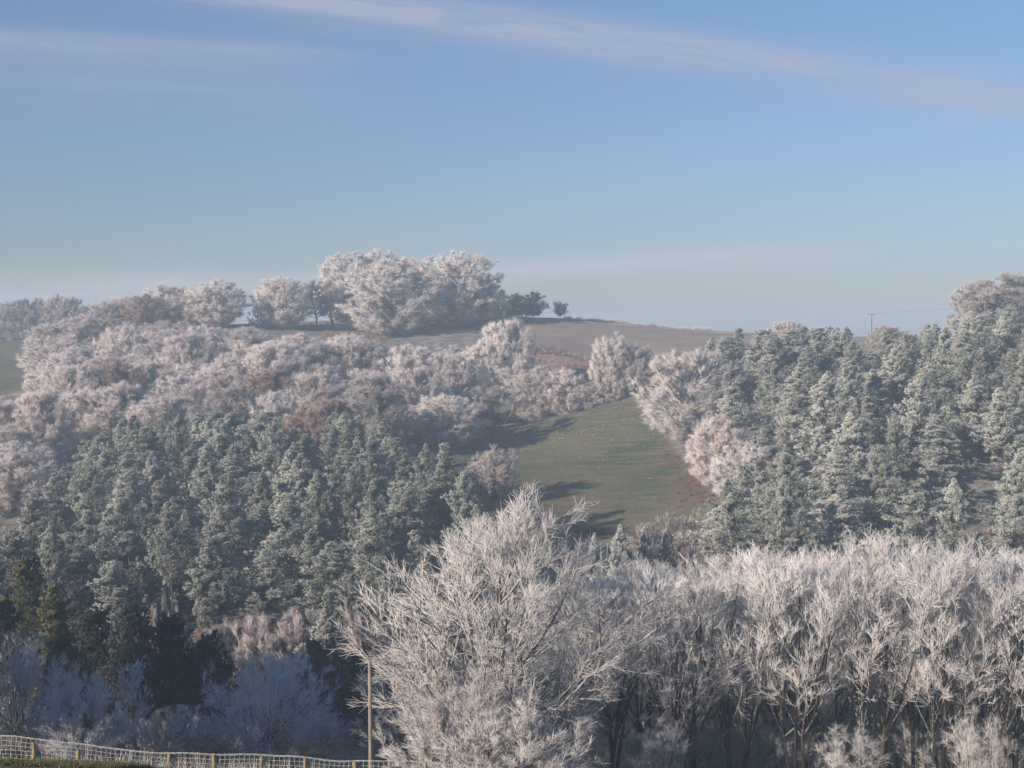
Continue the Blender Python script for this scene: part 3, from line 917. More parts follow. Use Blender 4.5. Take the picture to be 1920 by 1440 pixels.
G5 = 'frosted trees around the meadow'
for key, px, py, D, wpx, lab, nm in [
    ('brightbroad2', 950, 600, 412, 120, 'tall tousled frosted tree rising in front of the ploughed field', 'frosted_tree'),
    ('brightbroad4', 905, 640, 408, 90, 'frosted tree tucked against the left of the tall tousled one', 'frosted_tree'),
    ('brightfeather1', 1150, 626, 392, 92, 'frosted tree with visible trunk at the top corner of the meadow', 'frosted_tree'),
    ('broad1', 1196, 648, 394, 80, 'frosted tree with flat spreading top in front of the ploughed field', 'frosted_tree'),
    ('brightfeather0', 1288, 658, 330, 190, 'large spreading feathery frosted tree on the right edge of the meadow', 'frosted_tree'),
    ('broad0', 1010, 688, 392, 110, 'domed frosted tree along the ridge above the meadow, left one', 'frosted_tree'),
    ('broad3', 1058, 692, 390, 84, 'domed frosted tree along the ridge above the meadow, middle one', 'frosted_tree'),
    ('shrub0', 1108, 716, 388, 78, 'low frosted shrub at the right end of the ridge above the meadow', 'frosted_bush'),
    ('shrub2', 1140, 726, 388, 56, 'lowest frosted shrub between the ridge trees and the trunked tree', 'frosted_bush'),
    ('brightbroad1', 836, 742, 338, 128, 'bright frosted tree with drooping white crown left of the meadow', 'frosted_tree'),
    ('broad4', 770, 760, 342, 120, 'frosted tree left of the drooping white-crowned one', 'frosted_tree'),
    ('open', 920, 722, 348, 118, 'dusky open tree with dark trunk standing on the meadow edge', 'frosted_tree'),
    ('feather1', 930, 838, 282, 92, 'rounded frosted tree standing alone between pines and meadow', 'frosted_tree'),
    ('broad2', 895, 865, 300, 70, 'pinkish frosted tree half hidden by the rightmost plantation pines', 'frosted_tree'),
]:
    at_pixel(key, px, py, D, wpx, lab, 'bush' if 'shrub' in key else 'tree', G5, nm, 2.4 if px == 1288 else None)

# ------------------------------------------------------------------ hand-set trees of the right wood
G6 = 'broadleaf trees at the edge of the right wood'
for key, px, py, D, wpx, lab in [
    ('broad3', 1345, 782, 288, 110, 'pinkish frosted tree low on the meadow edge of the right wood'),
    ('brightbroad0', 1402, 832, 262, 130, 'white frosted broadleaf tree among the pines, above the little spruces'),
    ('broad1', 1476, 603, 362, 86, 'round pinkish frosted crown poking above the right wood skyline'),
    ('broad4', 1545, 612, 368, 64, 'small pinkish crown on the right wood skyline left of the pole'),
    ('rustbroad1', 1662, 612, 362, 70, 'reddish-brown frosted crown on the wood skyline below the pole'),
    ('rustbroad3', 1700, 640, 345, 50, 'small reddish tree among the pines below the pole'),
    ('greybroad0', 1846, 526, 402, 130, 'large domed frosted tree forming the left of the far right hump'),
    ('greybroad2', 1905, 513, 410, 150, 'largest domed frosted tree at the top of the far right hump'),
    ('greybroad2', 1985, 524, 405, 120, 'domed frosted tree cut by the edge of the view on the hump'),
    ('rustbroad0', 575, 762, 296, 96, 'russet-leaved tree standing among the tops of the plantation pines'),
    ('rustbroad2', 1830, 800, 262, 110, 'thin brownish tree in the dark hollow of the right wood'),
    ('greybroad4', 1762, 840, 262, 90, 'grey frosted tree in the dark hollow of the right wood'),
    ('greybroad1', 1868, 868, 254, 100, 'grey frosted tree at the right side of the dark hollow'),
    ('gaunt1', 1905, 850, 258, 76, 'gaunt frosted pine at the right edge above the dark hollow'),
    ('pine2', 1806, 905, 240, 84, 'frosted pine at the foot of the dark hollow, left one'),
    ('gaunt0', 1858, 945, 232, 86, 'frosted pine with drooping plates at the foot of the dark hollow'),
    ('pine4', 1912, 930, 228, 90, 'frosted pine at the right edge under the dark hollow'),
    ('pine1', 1830, 1000, 214, 76, 'low frosted pine behind the tops of the near grove, right side'),
    ('broad3', 1895, 1010, 212, 84, 'small pinkish tree behind the tops of the near grove, right edge'),
]:
    at_pixel(key, px, py, D, wpx, lab, 'tree', G6 if px > 700 else None)

# ------------------------------------------------------------------ woods filled row by row
def inpoly(px, py, poly):
    x, y = np.array([px]), np.array([py])
    return sdist(x, y, poly)[0] > 0


def fill(rows, step, hrange, wrange, keys, region, labeler, group, name, seed, cat_='tree', avoid=(), where=lambda px, D: True):
    """trees in rows across a slope; a tree is planted when its top falls in the wood as the photo shows it"""
    rr = random.Random(seed); count = 0
    for ri, D in enumerate(rows):
        x0 = -0.40 * D; row = []
        x = x0 + rr.uniform(0, step)
        while x < 0.40 * D:
            xx = x + rr.uniform(-.22, .22) * step; yy = D + rr.uniform(-.35, .35) * abs(rows[0] - rows[1])
            z = g1(xx, yy); H = rr.uniform(*hrange)
            for _ in range(5):
                px, py = project(xx, yy, z + H)
                if inpoly(px, py, region): break
                H *= .92
            if H < hrange[0] * .72: x += step; continue
            if inpoly(px, py, region) and where(px, yy) and sdist(np.array([xx]), np.array([yy]), ZM)[0] < -8 and sdist(np.array([xx]), np.array([yy]), ZL)[0] < -2 and not any(math.hypot(px - ax, (py - ay)) < ar for ax, ay, ar in avoid):
                row.append((xx, yy, z, H))
            x += step
        for i, (xx, yy, z, H) in enumerate(row):
            key = rr.choice(keys)
            W = rr.uniform(*wrange)
            adj = ('tall ' if H > hrange[0] + .7 * (hrange[1] - hrange[0]) else 'short ' if H < hrange[0] + .3 * (hrange[1] - hrange[0]) else '') 
            tree(key, xx, yy, H, W, labeler(adj, key, i + 1, ri + 1), cat_, group, name, None, z)
            count += 1
    print(group, count)


def tone(key):
    if key.startswith('rust'): return 'rusty-tinted frosted'
    if key.startswith('grey'): return 'grey frosted'
    if key.startswith('bright'): return 'bright white frosted'
    return 'pinkish-white frosted'


# broadleaf wood on the left hillside; rows counted from the skyline down
REG_B = [(-160, 1050), (-160, 735), (60, 735), (110, 665), (250, 600), (480, 606), (620, 628), (720, 622), (850, 640), (940, 655), (1000, 680), (960, 705), (900, 800), (800, 850), (600, 880), (160, 890), (90, 970), (30, 1050)]
KB = ['broad0', 'broad1', 'broad2', 'broad3', 'broad4', 'broad0', 'broad2', 'brightbroad1', 'brightbroad3', 'brightbroad0', 'brightbroad2', 'brightbroad4', 'greybroad2', 'rustbroad1', 'broad1', 'broad4', 'broad3']
fill([456, 436, 414, 392, 370, 348, 326, 304, 282, 262, 244], 12.0, (13, 18.5), (13.5, 18.5), KB, REG_B,
     lambda adj, key, i, r: '%s%s broadleaf tree, %s from left, %s row down, left hillside' % (adj, tone(key), ORD[i], ORD[r]),
     'frosted broadleaf trees on the left hillside', 'frosted_tree', 3, avoid=[(575, 780, 30)], where=lambda px, D: D > 312 or px < 100 - (312 - D) * 1.6)

# pine plantation left of the meadow; rows counted from the top down
REG_P = [(-90, 1090), (-90, 1010), (20, 1000), (60, 930), (115, 870), (200, 795), (290, 755), (380, 765), (560, 765), (700, 775), (860, 815), (895, 900), (900, 1010), (880, 1130), (500, 1125), (60, 1120), (10, 1100)]
KP = ['pine%d' % i for i in range(6)] * 3 + ['gaunt0', 'gaunt1', 'palepine0', 'palepine1']


def ptone(key):
    return 'gaunt bare-stemmed frosted' if key.startswith('gaunt') else 'pale heavily frosted' if key.startswith('pale') else 'grey-green frosted'


fill([296, 287, 278, 269, 260, 251, 242, 233, 224, 215, 206, 197], 7.4, (11, 18.5), (6.0, 9.6), KP, REG_P,
     lambda adj, key, i, r: '%s%s pine, %s from left, %s row down, plantation left of meadow' % (adj, ptone(key), ORD[i], ORD[r]),
     'frosted pines of the plantation left of the meadow', 'frosted_pine', 8, avoid=[(575, 775, 34)])

# wood on the right hillside
REG_R = [(1325, 640), (1345, 606), (1420, 618), (1560, 606), (1700, 612), (1790, 600), (1830, 575), (2060, 585), (2060, 1130), (1900, 1120), (1560, 1090), (1430, 1010), (1350, 940), (1360, 860), (1330, 780), (1390, 700)]
KR = ['pine%d' % i for i in range(6)] * 2 + ['gaunt0', 'gaunt1', 'palepine0', 'palepine1', 'palepine2', 'palepine0']
fill([372, 359, 346, 333, 320, 306, 292, 278, 264, 250, 236, 222, 208], 9.0, (11.5, 18.5), (6.4, 10.2), KR, REG_R,
     lambda adj, key, i, r: '%s%s, %s from left, %s row down, right wood' % (adj, ptone(key) + ' pine' if 'broad' not in key else 'pinkish frosted broadleaf tree', ORD[i], ORD[r]),
     'frosted trees of the wood right of the meadow', 'frosted_pine', 21, avoid=[(1800, 850, 42), (1850, 880, 36), (1640, 600, 22)])

# ------------------------------------------------------------------ valley bottom
G7 = 'little frosted spruces below the meadow'
for i, (px, py, w_) in enumerate([(1160, 984, 38), (1208, 988, 32), (1253, 986, 28), (1301, 1014, 26), (1112, 1000, 26)]):
    at_pixel('spruce%d' % (i % 2), px, py, 196 + 3 * i, w_ * 1.7, ['small frosted spruce under the meadow, widest of its row', 'small frosted spruce just right of the widest one', 'slim frosted spruce third along below the meadow', 'shortest little spruce nearest the brown shrubs', 'little spruce behind the top of the great foreground tree'][i], 'tree', G7, 'small_spruce')
G8 = 'brownish frosted shrubs below the meadow'
for i, (px, py, D, w_, k) in enumerate([(1215, 978, 240, 60, 'greyshrub0'), (1262, 962, 244, 70, 'greyshrub1'), (1310, 955, 246, 66, 'shrub2'), (1352, 948, 246, 60, 'greyshrub1'), (1395, 990, 228, 80, 'greyshrub2'),
                                        (1335, 1005, 222, 80, 'rustshrub0'), (1276, 1010, 220, 76, 'rustshrub1'), (1190, 1015, 225, 66, 'rustshrub2'), (1440, 1000, 215, 70, 'greyshrub0'), (1100, 1010, 232, 70, 'greyshrub2'), (1050, 985, 240, 66, 'greyshrub1'), (1020, 960, 250, 60, 'greyshrub0'), (985, 940, 255, 60, 'greyshrub2')]):
    at_pixel(k, px, py, D, w_ * 1.15, ['frosted shrub left end of the row under the meadow edge', 'grey frosted shrub second along under the meadow edge', 'pale tall shrub mid-row under the meadow edge', 'grey shrub where meadow edge meets the right wood', 'wide grey shrub at the foot of the right wood', 'rusty shrub between the last little spruce and the wood', 'rusty shrub behind the little spruces', 'rusty shrub behind the two left little spruces', 'grey shrub under the pines, right end of the thicket', 'dim shrub beside the top of the great tree', 'dim shrub in the shade at the meadow foot', 'dim shrub in shade below the lone rounded tree', 'dim shrub right of the plantation corner pines'][i], 'bush', G8, 'frosted_bush')
G9 = 'frosted bushes in the valley bottom'
for i, (px, py, D, w_, k, nm, lab) in enumerate([
    (445, 1168, 176, 120, 'shrub0', 'frosted_bush', 'pinkish frosted bush at the left end of the valley bottom group'),
    (520, 1140, 180, 170, 'shrub1', 'frosted_bush', 'wide pale frosted bush behind the blue shaded bush'),
    (480, 1158, 170, 120, 'shrub2', 'frosted_bush', 'pale frosted bush directly above the blue shaded bush'),
    (572, 1142, 176, 120, 'shrub0', 'frosted_bush', 'pale frosted bush beside the rounded valley pine'),
    (608, 1132, 168, 92, 'palepine1', 'frosted_pine', 'rounded pale pine in the valley above the blue shaded bush'),
    (642, 1160, 160, 44, 'spruce0', 'small_spruce', 'slim little spruce beside the rounded valley pine'),
    (690, 1150, 176, 110, 'rustshrub1', 'frosted_bush', 'pinkish-brown bush left of the great foreground tree'),
    (742, 1142, 176, 90, 'shrub2', 'frosted_bush', 'pinkish bush touching the left twigs of the great foreground tree'),
    (655, 1118, 190, 40, 'pine3', 'frosted_pine', 'narrow dark young pine in the plantation clearing'),
    (612, 1100, 194, 40, 'pine1', 'frosted_pine', 'narrow young pine at the left of the plantation clearing'),
    (295, 1115, 172, 60, 'greyshrub1', 'frosted_bush', 'spiky grey shrub rising behind the dark pines'),
    (340, 1140, 172, 80, 'greyshrub2', 'frosted_bush', 'grey shrub right of the spiky one behind the dark pines'),
]):
    at_pixel(k, px, py, D, w_, lab, 'tree' if 'bush' not in nm else 'bush', G9, nm)
G10 = 'undergrowth under the plantation'
ur = random.Random(77)
for i in range(12):
    px = 120 + i * 66 + ur.uniform(-14, 14)
    x = (px - 960) / F * 200; zz = g1(x, 200)
    tree('rustshrub%d' % (i % 3), x, 191 + ur.uniform(-5, 4), ur.uniform(2.5, 4.0), ur.uniform(6, 8), 'brown thin-frosted shrub, %s from left along the foot of the plantation' % ORD[i + 1], 'bush', G10, 'brown_shrub')

G11 = 'dark pines in the lower left shade'
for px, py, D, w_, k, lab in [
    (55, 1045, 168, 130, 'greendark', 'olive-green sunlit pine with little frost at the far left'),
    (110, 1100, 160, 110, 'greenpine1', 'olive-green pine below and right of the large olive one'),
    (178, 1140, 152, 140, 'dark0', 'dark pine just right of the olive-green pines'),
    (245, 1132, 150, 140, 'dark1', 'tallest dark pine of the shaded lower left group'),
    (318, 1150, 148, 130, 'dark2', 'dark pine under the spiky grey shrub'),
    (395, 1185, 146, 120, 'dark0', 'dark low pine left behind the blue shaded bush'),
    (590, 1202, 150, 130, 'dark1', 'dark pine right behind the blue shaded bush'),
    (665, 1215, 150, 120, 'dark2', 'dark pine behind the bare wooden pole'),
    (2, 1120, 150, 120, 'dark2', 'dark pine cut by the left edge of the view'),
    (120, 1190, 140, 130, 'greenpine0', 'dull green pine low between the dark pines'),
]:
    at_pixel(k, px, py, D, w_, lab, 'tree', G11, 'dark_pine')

# ------------------------------------------------------------------ foreground bushes and trees
G12 = 'rimed bushes in the near shade'
for px, py, D, w_, k, lab, c_ in [
    (505, 1226, 118, 250, 'bigbush', 'big rounded blue-white bush in shade behind the netting fence', 'bush'),
    (35, 1190, 112, 230, 'bigbush2', 'tall dim thicket at the far left behind the fence', 'bush'),
    (150, 1262, 108, 200, 'bigbush', 'blue-grey frosted bush left of the thin sapling', 'bush'),
    (258, 1236, 116, 60, 'sapling', 'thin frosted sapling with forked top in the shade', 'sapling'),
    (350, 1322, 112, 60, 'sapling', 'short frosted sapling left of the big rounded bush', 'sapling'),
    (310, 1330, 122, 140, 'bigbush2', 'low dim bush between sapling and big rounded bush', 'bush'),
    (400, 1345, 114, 120, 'bigbush2', 'low dim bush at the left foot of the big rounded bush', 'bush'),
    (600, 1330, 118, 120, 'bigbush2', 'low dim bush at the right foot of the big rounded bush', 'bush'),
    (862, 1262, 80, 300, 'bigbush2', 'wide dense frosted bush right of the pole', 'bush'),
    (960, 1320, 78, 300, 'bigbush2', 'low dense bush at the foot of the great tree', 'bush'),
    (765, 1238, 104, 230, 'crooked', 'small crooked tree with dark trunk right of the pole', 'tree'),
]:
    at_pixel(k, px, py, D, w_, lab, c_, G12, 'crooked_tree' if k == 'crooked' else 'frosted_sapling' if c_ == 'sapling' else 'frosted_bush')

at_pixel('great', 930, 936, 88, 545, 'great broad many-stemmed frosted tree right of the pole, crowned by a spire', 'tree', None, 'great_frosted_tree', 0.0)
G13 = 'slender frosted trees of the near grove'
GR = [  # px, top row, distance, width, prototype
    (1140, 1075, 94, 230, 0, 'slender frosted tree overlapping the right side of the great tree'),
    (1200, 1050, 100, 220, 3, 'low-topped frosted tree, second right of the great tree'),
    (1268, 1062, 92, 220, 1, 'frosted tree with lowest crown in the near grove'),
    (1315, 1072, 104, 210, 4, 'thin frosted tree in the dip of the grove skyline'),
    (1385, 1030, 94, 230, 2, 'dark-stemmed frosted tree right of the dip in the grove'),
    (1450, 1032, 100, 220, 0, 'frosted tree behind the clustered dark stems mid-grove'),
    (1500, 1022, 92, 230, 1, 'multi-stemmed frosted tree with clustered dark stems mid-grove'),
    (1565, 1040, 102, 200, 3, 'frosted tree in the gap left of the tallest grove crown'),
    (1648, 998, 94, 260, 2, 'tallest crown of the near grove, twin thick stems'),
    (1720, 1035, 100, 200, 4, 'frosted tree between the two highest grove crowns'),
    (1782, 1008, 92, 240, 1, 'second tallest crown of the near grove, over a reddish stem'),
    (1850, 1050, 102, 210, 0, 'frosted tree right of the second tallest grove crown'),
    (1905, 1032, 94, 240, 2, 'frosted tree at the right end of the near grove'),
    (1985, 1040, 98, 230, 3, 'frosted tree cut by the right edge of the view'),
]
for px, py, D, w_, k, lab in GR:
    at_pixel('grove%d' % k, px, py, D, w_, lab, 'tree', G13, 'slender_frosted_tree')
for px, py, D, lab in [(1236, 1345, 87, 'low young frosted tree in front of the grove trunks, nearest the great tree'), (1600, 1360, 86, 'low young frosted tree in front of the twin thick stems'), (1835, 1335, 88, 'low young frosted tree in front of the grove, nearest the right edge')]:
    at_pixel('veil1', px, py, D, 120, lab, 'tree', 'young trees in front of the near grove', 'young_frosted_tree')
rr = random.Random(9)
for i in range(11):
    px = 1030 + i * 90 + rr.uniform(-20, 20)
    at_pixel('veil%d' % rr.randrange(3), px, rr.uniform(1075, 1115), 110 + rr.uniform(-3, 6), 240, 'frosted tree in the back row of the near grove, %s from the great tree' % ORD[i + 1], 'tree', 'back row of the near grove', 'slender_frosted_tree')
for i in range(9):
    px = 1000 + i * 112 + rr.uniform(-20, 20)
    at_pixel('bigbush2', px, rr.uniform(1290, 1350), 102 + rr.uniform(-4, 6), 230, 'low frosted thicket under the near grove, %s from the great tree' % ORD[i + 1], 'bush', 'thickets under the near grove', 'frosted_thicket')

# tall evergreens outside the view that shade the lower left
for i, (x, y, H) in enumerate([(-47, 70, 18), (-54, 80, 19), (-58, 70, 18), (-62, 88, 19), (-69, 80, 19), (-70, 97, 20), (-78, 90, 19), (-80, 106, 20), (-88, 100, 19), (-50, 64, 17), (-44, 60, 15), (-66, 74, 19), (-58, 90, 19), (-74, 104, 20), (-84, 84, 19)]):
    tree('dark%d' % (i % 3), x, y, H, 11, 'tall dark pine on the slope left of the shaded bushes, %s from the fence' % ORD[i + 1], 'tree', 'tall dark pines beside the shaded hollow', 'dark_pine')

# ------------------------------------------------------------------ helper for made things
def rods(name, P0, P1, r, mat, parent=None, k=6, **kw):
    P0 = np.array(P0, float); P1 = np.array(P1, float)
    r = np.full(len(P0), r) if np.isscalar(r) else np.array(r, float)
    V, Fq, fr = prisms(P0, P1, r, r, k, np.zeros(len(P0)), np.zeros(len(P0)), None)
    return link(name, mesh_np(name, V, Fq, M[mat], smooth=True), parent, **kw)


def post_mesh(name, h, r, mat, k=9, lean=0.0, pointed=True, seed=0):
    """a round stake: slightly uneven, with a bevelled or sharpened head"""
    rng = np.random.default_rng(seed)
    hs = [-.5, 0, h * .35, h * .7, h - r * (1.6 if pointed else .35), h]
    rs = [r, r * 1.02, r * .98, r * .96, r * .93, r * (.35 if pointed else .72)]
    V = []
    for z_, q in zip(hs, rs):
        for j in range(k):
            a = j * 2 * math.pi / k
            rad = q * (1 + rng.normal(0, .03))
            V.append((rad * math.cos(a) + lean * max(z_, 0), rad * math.sin(a), z_))
    V.append((lean * h, 0, h + .004))
    Fs = []
    n = len(hs)
    for i in range(n - 1):
        for j in range(k):
            Fs.append((i * k + j, i * k + (j + 1) % k, (i + 1) * k + (j + 1) % k, (i + 1) * k + j))
    top = n * k
    me = bpy.data.meshes.new(name)
    me.from_pydata(V, [], Fs + [((n - 1) * k + j, (n - 1) * k + (j + 1) % k, top) for j in range(k)])
    me.materials.append(M[mat]); me.polygons.foreach_set('use_smooth', [True] * len(me.polygons))
    return me


# ------------------------------------------------------------------ netting fence across the bottom left
fe = link('netting_fence', None, label='frosted square-mesh netting fence on wooden stakes in front of the bushes', cat='fence')
fe.location = (xat(0, 1440, 50), 50, g1(xat(0, 1440, 50), 50))
FD = 50.0
TOP = [(-120, 1376), (0, 1382), (60, 1387), (120, 1394), (180, 1402), (240, 1410), (300, 1414), (400, 1416), (480, 1417), (560, 1421), (640, 1430), (720, 1428), (800, 1431), (880, 1440), (960, 1452), (1060, 1470)]
tpx = np.array([a for a, b in TOP], float); tpy = np.array([b for a, b in TOP], float)


def ftop(px): return zat(float(np.interp(px, tpx, tpy)), FD)


ox, oy, oz = fe.location
pxs = [-20, 58, 140, 226, 312, 397, 485, 568, 664, 729, 795, 868, 950]
for i, px in enumerate(pxs):
    x = (px - 960) / F * FD
    zt = ftop(px)
    off = {58: -.10, 140: -.16, 226: -.12}.get(px, .02)
    zg = g1(x, FD)
    h = zt + off - zg
    me = post_mesh('stake', h, .055 + .012 * ((i * 7) % 3), 'wood', lean=[.02, -.05, .01, .03, 0, -.02, .06][i % 7], pointed=i % 3 == 0, seed=i)
    link('post', me, fe, loc=(x - ox, FD - .04 - oy, zg - oz))
p0, p1 = [], []
cell = 0.178
xs = np.arange((-110 - 960) / F * FD, (1050 - 960) / F * FD, cell)
rng = np.random.default_rng(3)
NH = 7
grid = []
for x in xs:
    px = 960 + x / FD * F
    zt = ftop(px) + .012 * math.sin(x * 3.1)
    col = []
    for j in range(NH):
        col.append((x + .02 * math.sin(j * 1.3 + x * 1.7) + rng.normal(0, .006) - ox, FD + .05 + .03 * math.sin(x * 2 + j) - oy, zt - j * .155 + rng.normal(0, .005) - oz))
    grid.append(col)
for i in range(len(grid)):
    for j in range(NH):
        if j < NH - 1: p0.append(grid[i][j]); p1.append(grid[i][j + 1])
        if i < len(grid) - 1: p0.append(grid[i][j]); p1.append(grid[i + 1][j])
rods('wire_netting', p0, p1, .0082, 'wire', fe, k=4)
# thicker rime-caked top strand
tp0 = [grid[i][0] for i in range(len(grid) - 1)]; tp1 = [grid[i + 1][0] for i in range(len(grid) - 1)]
rods('top_wire', [(a[0], a[1], a[2] + .028) for a in tp0], [(a[0], a[1], a[2] + .028 + .008) for a in tp1], .014, 'wire', fe, k=5)

# second, farther fence by the pole
f2 = link('barbed_wire_fence', None, label='short far fence of thin stakes and barbed wire beside the pole', cat='fence')
f2.location = ((640 - 960) / F * 101, 101, g1((640 - 960) / F * 101, 101))
ox, oy, oz = f2.location
pts = []
for i, (px, pt, r_) in enumerate([(470, 1406, .05), (558, 1404, .05), (603, 1402, .10), (643, 1403, .055), (683, 1406, .085), (721, 1409, .06), (780, 1412, .05)]):
    x = (px - 960) / F * 101
    zg = g1(x, 101); zt = zat(pt, 101)
    link('post', post_mesh('far_stake', max(zt - zg, .7), r_, 'wood', seed=i + 40, pointed=False), f2, loc=(x - ox, 101 - oy, zg - oz))
    pts.append((x - ox, 101 - .1 - oy, zt - .12 - oz))
for dz in (0, -.32):
    a0, a1 = [], []
    for (a, b) in zip(pts[:-1], pts[1:]):
        for q in range(6):
            s0, s1 = q / 6, (q + 1) / 6
            sag = lambda s: -.06 * 4 * s * (1 - s)
            a0.append((a[0] + (b[0] - a[0]) * s0, a[1], a[2] + (b[2] - a[2]) * s0 + sag(s0) + dz))
            a1.append((a[0] + (b[0] - a[0]) * s1, a[1], a[2] + (b[2] - a[2]) * s1 + sag(s1) + dz))
    rods('wire', a0, a1, .011, 'wire', f2, k=4)

# ------------------------------------------------------------------ wooden pole
px_, D_ = 693, 77
x_ = (px_ - 960) / F * D_
zg = g1(x_, D_); h = zat(1240, D_) - zg
po = link('wooden_pole', None, label='tall weathered wooden pole standing alone behind the fence', cat='pole', loc=(x_, D_, zg))
link('shaft', post_mesh('pole_shaft', h, .105, 'polewood', k=14, pointed=False, seed=3, lean=-.006), po)
# far power pole on the skyline with its line
D_ = 455
x_ = (1634 - 960) / F * D_
zg = g1(x_, D_); h = zat(588, D_) - zg
pp = link('power_pole', None, label='tiny power pole with crossarm on the skyline above the right wood', cat='pole', loc=(x_, D_, zg))
link('shaft', post_mesh('power_shaft', h, .10, 'darkbark', k=8, pointed=False), pp)
rods('crossarm', [(-1.3, 0, h - .35)], [(1.3, 0, h - .35)], .05, 'darkbark', pp, k=6)
for s in (-1.15, 0, 1.15):
    rods('insulator', [(s, 0, h - .25)], [(s, 0, h + .1)], .09, 'metal', pp, k=6)
x2 = (1990 - 960) / F * 430 - x_; y2 = 430 - D_; z2 = zat(556, 430) - zg
pl = link('power_line', None, label='thin overhead line running from the skyline pole to the far right hump', cat='power line', loc=(x_, D_, zg))
for s in (-1.15, 1.15):
    a0, a1 = [], []
    for q in range(16):
        f = lambda t: (s + x2 * t, y2 * t, h + .08 + (z2 - h) * t - 1.4 * 4 * t * (1 - t) * .5)
        a0.append(f(q / 16)); a1.append(f((q + 1) / 16))
    rods('wire', a0, a1, .012, 'darkwire', pl, k=4)

# ------------------------------------------------------------------ hedges, bracken, tussocks, grass
def crest(px):
    """ground point on the brow of the ploughed hill"""
    Ds = np.arange(470, 640, 3.0)
    xs_ = (px - 960) / F * Ds
    rows_ = project(xs_, Ds, ground(xs_, Ds))[1]
    i_ = int(np.argmin(rows_))
    return float(xs_[i_]), float(Ds[i_])


def hedge(name, a, b, n, h, wd, mat, label, seed, lumps=.4, per=260, tw=.14, tl=.7):
    """a line of bushy growth between two ground points"""
    rng = np.random.default_rng(seed)
    parts = []
    for i in range(n):
        t = (i + rng.uniform(-.3, .3)) / n
        x = a[0] + (b[0] - a[0]) * t + rng.normal(0, .4); y = a[1] + (b[1] - a[1]) * t + rng.normal(0, .6)
        hh = h * (1 + lumps * rng.normal()) ; hh = max(hh, h * .35)
        z = g1(x, y)
        dd = unit(rng.normal(size=(per, 3)) * np.array([1, 1, .8]) + np.array([0, 0, .35]))
        rad = rng.uniform(.15, 1, per)[:, None] ** .5
        pp_ = np.array([x, y, z]) + dd * rad * np.array([wd, wd, hh * .9]) * .8
        pp_[:, 2] = np.maximum(pp_[:, 2], z + .02)
        parts.append(blades(pp_, dd, rng.uniform(.5, 1.2, per) * tl * min(1, hh), np.full(per, tw), np.clip(rad[:, 0] * .6, 0, 1), np.clip(rad[:, 0] + .1, 0, 1), rng))
    V, Fq, fr = cat(parts)
    o = V.mean(0)
    return link(name, mesh_np(name, V - o, Fq, M[mat], {'frost': fr, 'outward': np.tile(np.float32([0, 0, .5]), (len(V), 1))}), label=label, cat='hedge', loc=o)


hedge('frosted_hedge', crest(1062), crest(1335), 84, 1.0, .9, 'brightwhite', 'low white frosted hedge along the skyline of the ploughed field', 5, lumps=.55, tl=.55)
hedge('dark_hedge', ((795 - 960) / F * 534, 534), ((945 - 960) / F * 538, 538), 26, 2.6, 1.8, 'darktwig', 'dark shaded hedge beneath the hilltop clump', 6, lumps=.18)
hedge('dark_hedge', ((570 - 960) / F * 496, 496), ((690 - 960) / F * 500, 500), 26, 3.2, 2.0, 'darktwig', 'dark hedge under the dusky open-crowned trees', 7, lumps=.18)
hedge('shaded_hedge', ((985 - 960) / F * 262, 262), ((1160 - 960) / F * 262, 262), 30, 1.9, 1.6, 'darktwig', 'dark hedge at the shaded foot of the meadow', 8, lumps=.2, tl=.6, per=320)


def scatter(name, n, poly, size, wd, mat, seed, per=9, test=None, up=.6, zone_noise=0.0):
    rng = np.random.default_rng(seed)
    poly = np.array(poly)
    lo, hi = poly.min(0), poly.max(0)
    P_ = rng.uniform(lo, hi, (n * 3, 2))
    sd = sdist(P_[:, 0], P_[:, 1], poly)
    P_ = P_[sd > 0]
    if test is not None: P_ = P_[test(P_, rng)]
    P_ = P_[:n]
    z = ground(P_[:, 0], P_[:, 1])
    s = rng.uniform(.5, 1.3, len(P_))
    b = np.repeat(np.c_[P_, z], per, 0); sr = np.repeat(s, per)
    b[:, :2] += rng.normal(0, .25, (len(b), 2)) * sr[:, None] * size
    d = unit(rng.normal(size=b.shape) * .55 + np.array([0, 0, up]))
    fr = np.repeat(rng.random(len(P_)), per)
    V, Fq, a = blades(b, d, size * sr * rng.uniform(.6, 1.2, len(b)), wd * sr, fr * .4, np.clip(fr * .9 + .1, 0, 1), rng)
    return link(name, mesh_np(name, V, Fq, M[mat], {'frost': a, 'outward': np.tile(np.float32([0, 0, .5]), (len(V), 1))}), kind='stuff')


def clumpy(P_, rng):
    f = np.sin(P_[:, 0] * .21 + 2 * np.sin(P_[:, 1] * .13)) + np.sin(P_[:, 1] * .37 + P_[:, 0] * .11)
    return f + rng.normal(0, .5, len(f)) > .1


scatter('bracken', 2600, ZB, 1.1, .26, 'brackenm', 11, per=12, test=clumpy)
scatter('bracken', 700, ZK, 1.0, .22, 'brackenm', 12, per=12)


def inred(P_, rng):
    k = np.zeros(len(P_))
    for cx, cy, rx, ry in RED[:3]: k = np.maximum(k, 1.25 - np.hypot((P_[:, 0] - cx) / rx, (P_[:, 1] - cy) / ry))
    return k > rng.random(len(P_))


scatter('red_bracken', 1500, ZM, .55, .14, 'redbracken', 13, per=9, test=inred)


def topedge(P_, rng):
    return (P_[:, 1] > 335 + rng.normal(0, 14, len(P_))) | (rng.random(len(P_)) < .05)


scatter('frosted_tussocks', 380, ZM, .30, .12, 'white', 14, per=5, test=topedge)
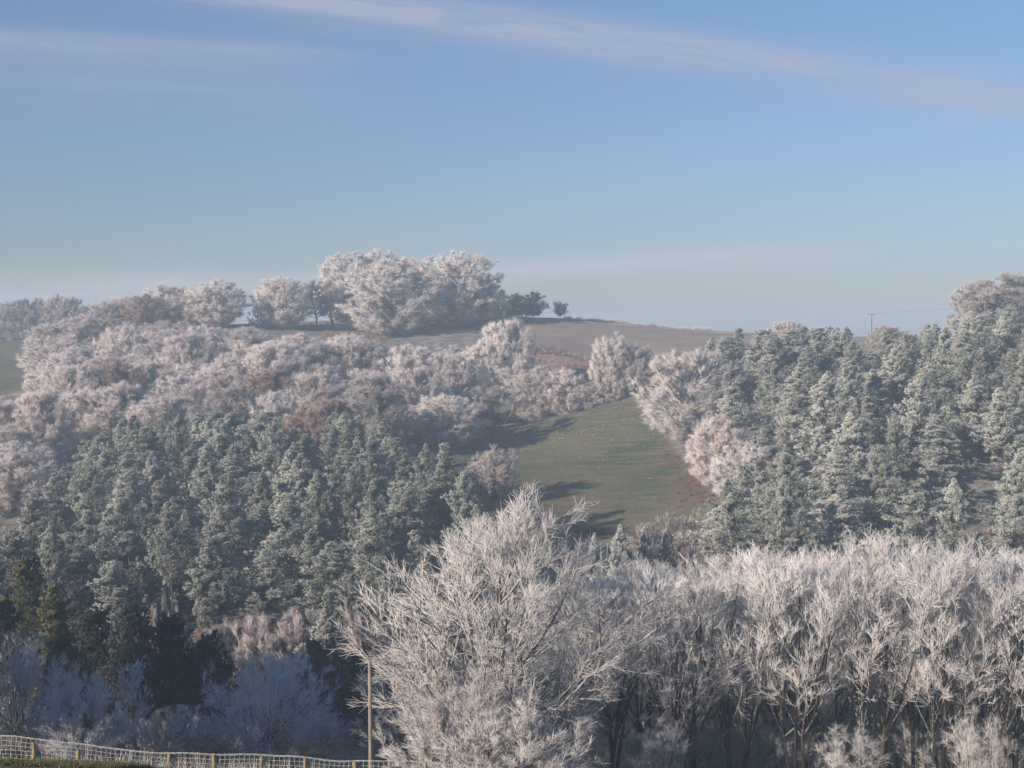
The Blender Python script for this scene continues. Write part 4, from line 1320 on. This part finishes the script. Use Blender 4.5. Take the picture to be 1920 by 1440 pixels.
# near turf, rimed stalks by the netting
NG = [((-30 - 960) / F * 48, 44), ((260 - 960) / F * 48, 44), ((260 - 960) / F * 48, 49.5), ((-30 - 960) / F * 48, 49.5)]
scatter('turf', 5200, NG, .22, .028, 'turf', 15, per=7)
scatter('rimed_stalks', 420, [((-30 - 960) / F * 50, 49), ((900 - 960) / F * 50, 49), ((900 - 960) / F * 50, 50.6), ((-30 - 960) / F * 50, 50.6)], .55, .022, 'stalk', 16, per=5, up=1.4)
scatter('turf', 2500, zone((555, 94), (560, 104), (735, 104), (735, 94)), .3, .05, 'stalk', 17, per=6)
wp = np.random.default_rng(4)
wd_ = link('weed', None, label='tall rimed weed with forked head poking over the netting fence', cat='weed')
wx = (158 - 960) / F * 50.3; wz = g1(wx, 50.3); wt_ = zat(1392, 50.3)
wd_.location = (wx, 50.3, wz)
hh = wt_ - wz
rods('stem', [(0, 0, 0)], [(0, 0, hh)], .012, 'wire', wd_, k=4)
rods('seed_head', [(0, 0, hh)] * 4, [(-.10, 0, hh + .16), (0, 0, hh + .20), (.12, 0, hh + .15), (-.15, .03, hh + .05)], .013, 'wire', wd_, k=4)

# ------------------------------------------------------------------ winter haze
hx0, hx1, hy0, hy1, hz0, hz1 = -1600, 1600, -500, 2000, float(GZ.min()) - 1.2, 36.0
V = [(x, y, z) for z in (hz0, hz1) for y in (hy0, hy1) for x in (hx0, hx1)]
me = bpy.data.meshes.new('haze')
me.from_pydata(V, [], [(0, 2, 3, 1), (4, 5, 7, 6), (0, 1, 5, 4), (2, 6, 7, 3), (0, 4, 6, 2), (1, 3, 7, 5)])
hm, n = new_mat('winter_haze')
pv = n.n('ShaderNodeVolumePrincipled', {'Density': HAZE_DENSITY, 'Color': HAZE_COLOR + (1,), 'Anisotropy': 0.0})
n.n('ShaderNodeOutputMaterial', {'Volume': pv.outputs[0]})
me.materials.append(hm)
link('haze', me, kind='stuff')
print('ground z range', GZ.min(), GZ.max(), 'objects', len(bpy.data.objects), 'tris', sum(len(m.loops) - 2 * len(m.polygons) for m in bpy.data.meshes))
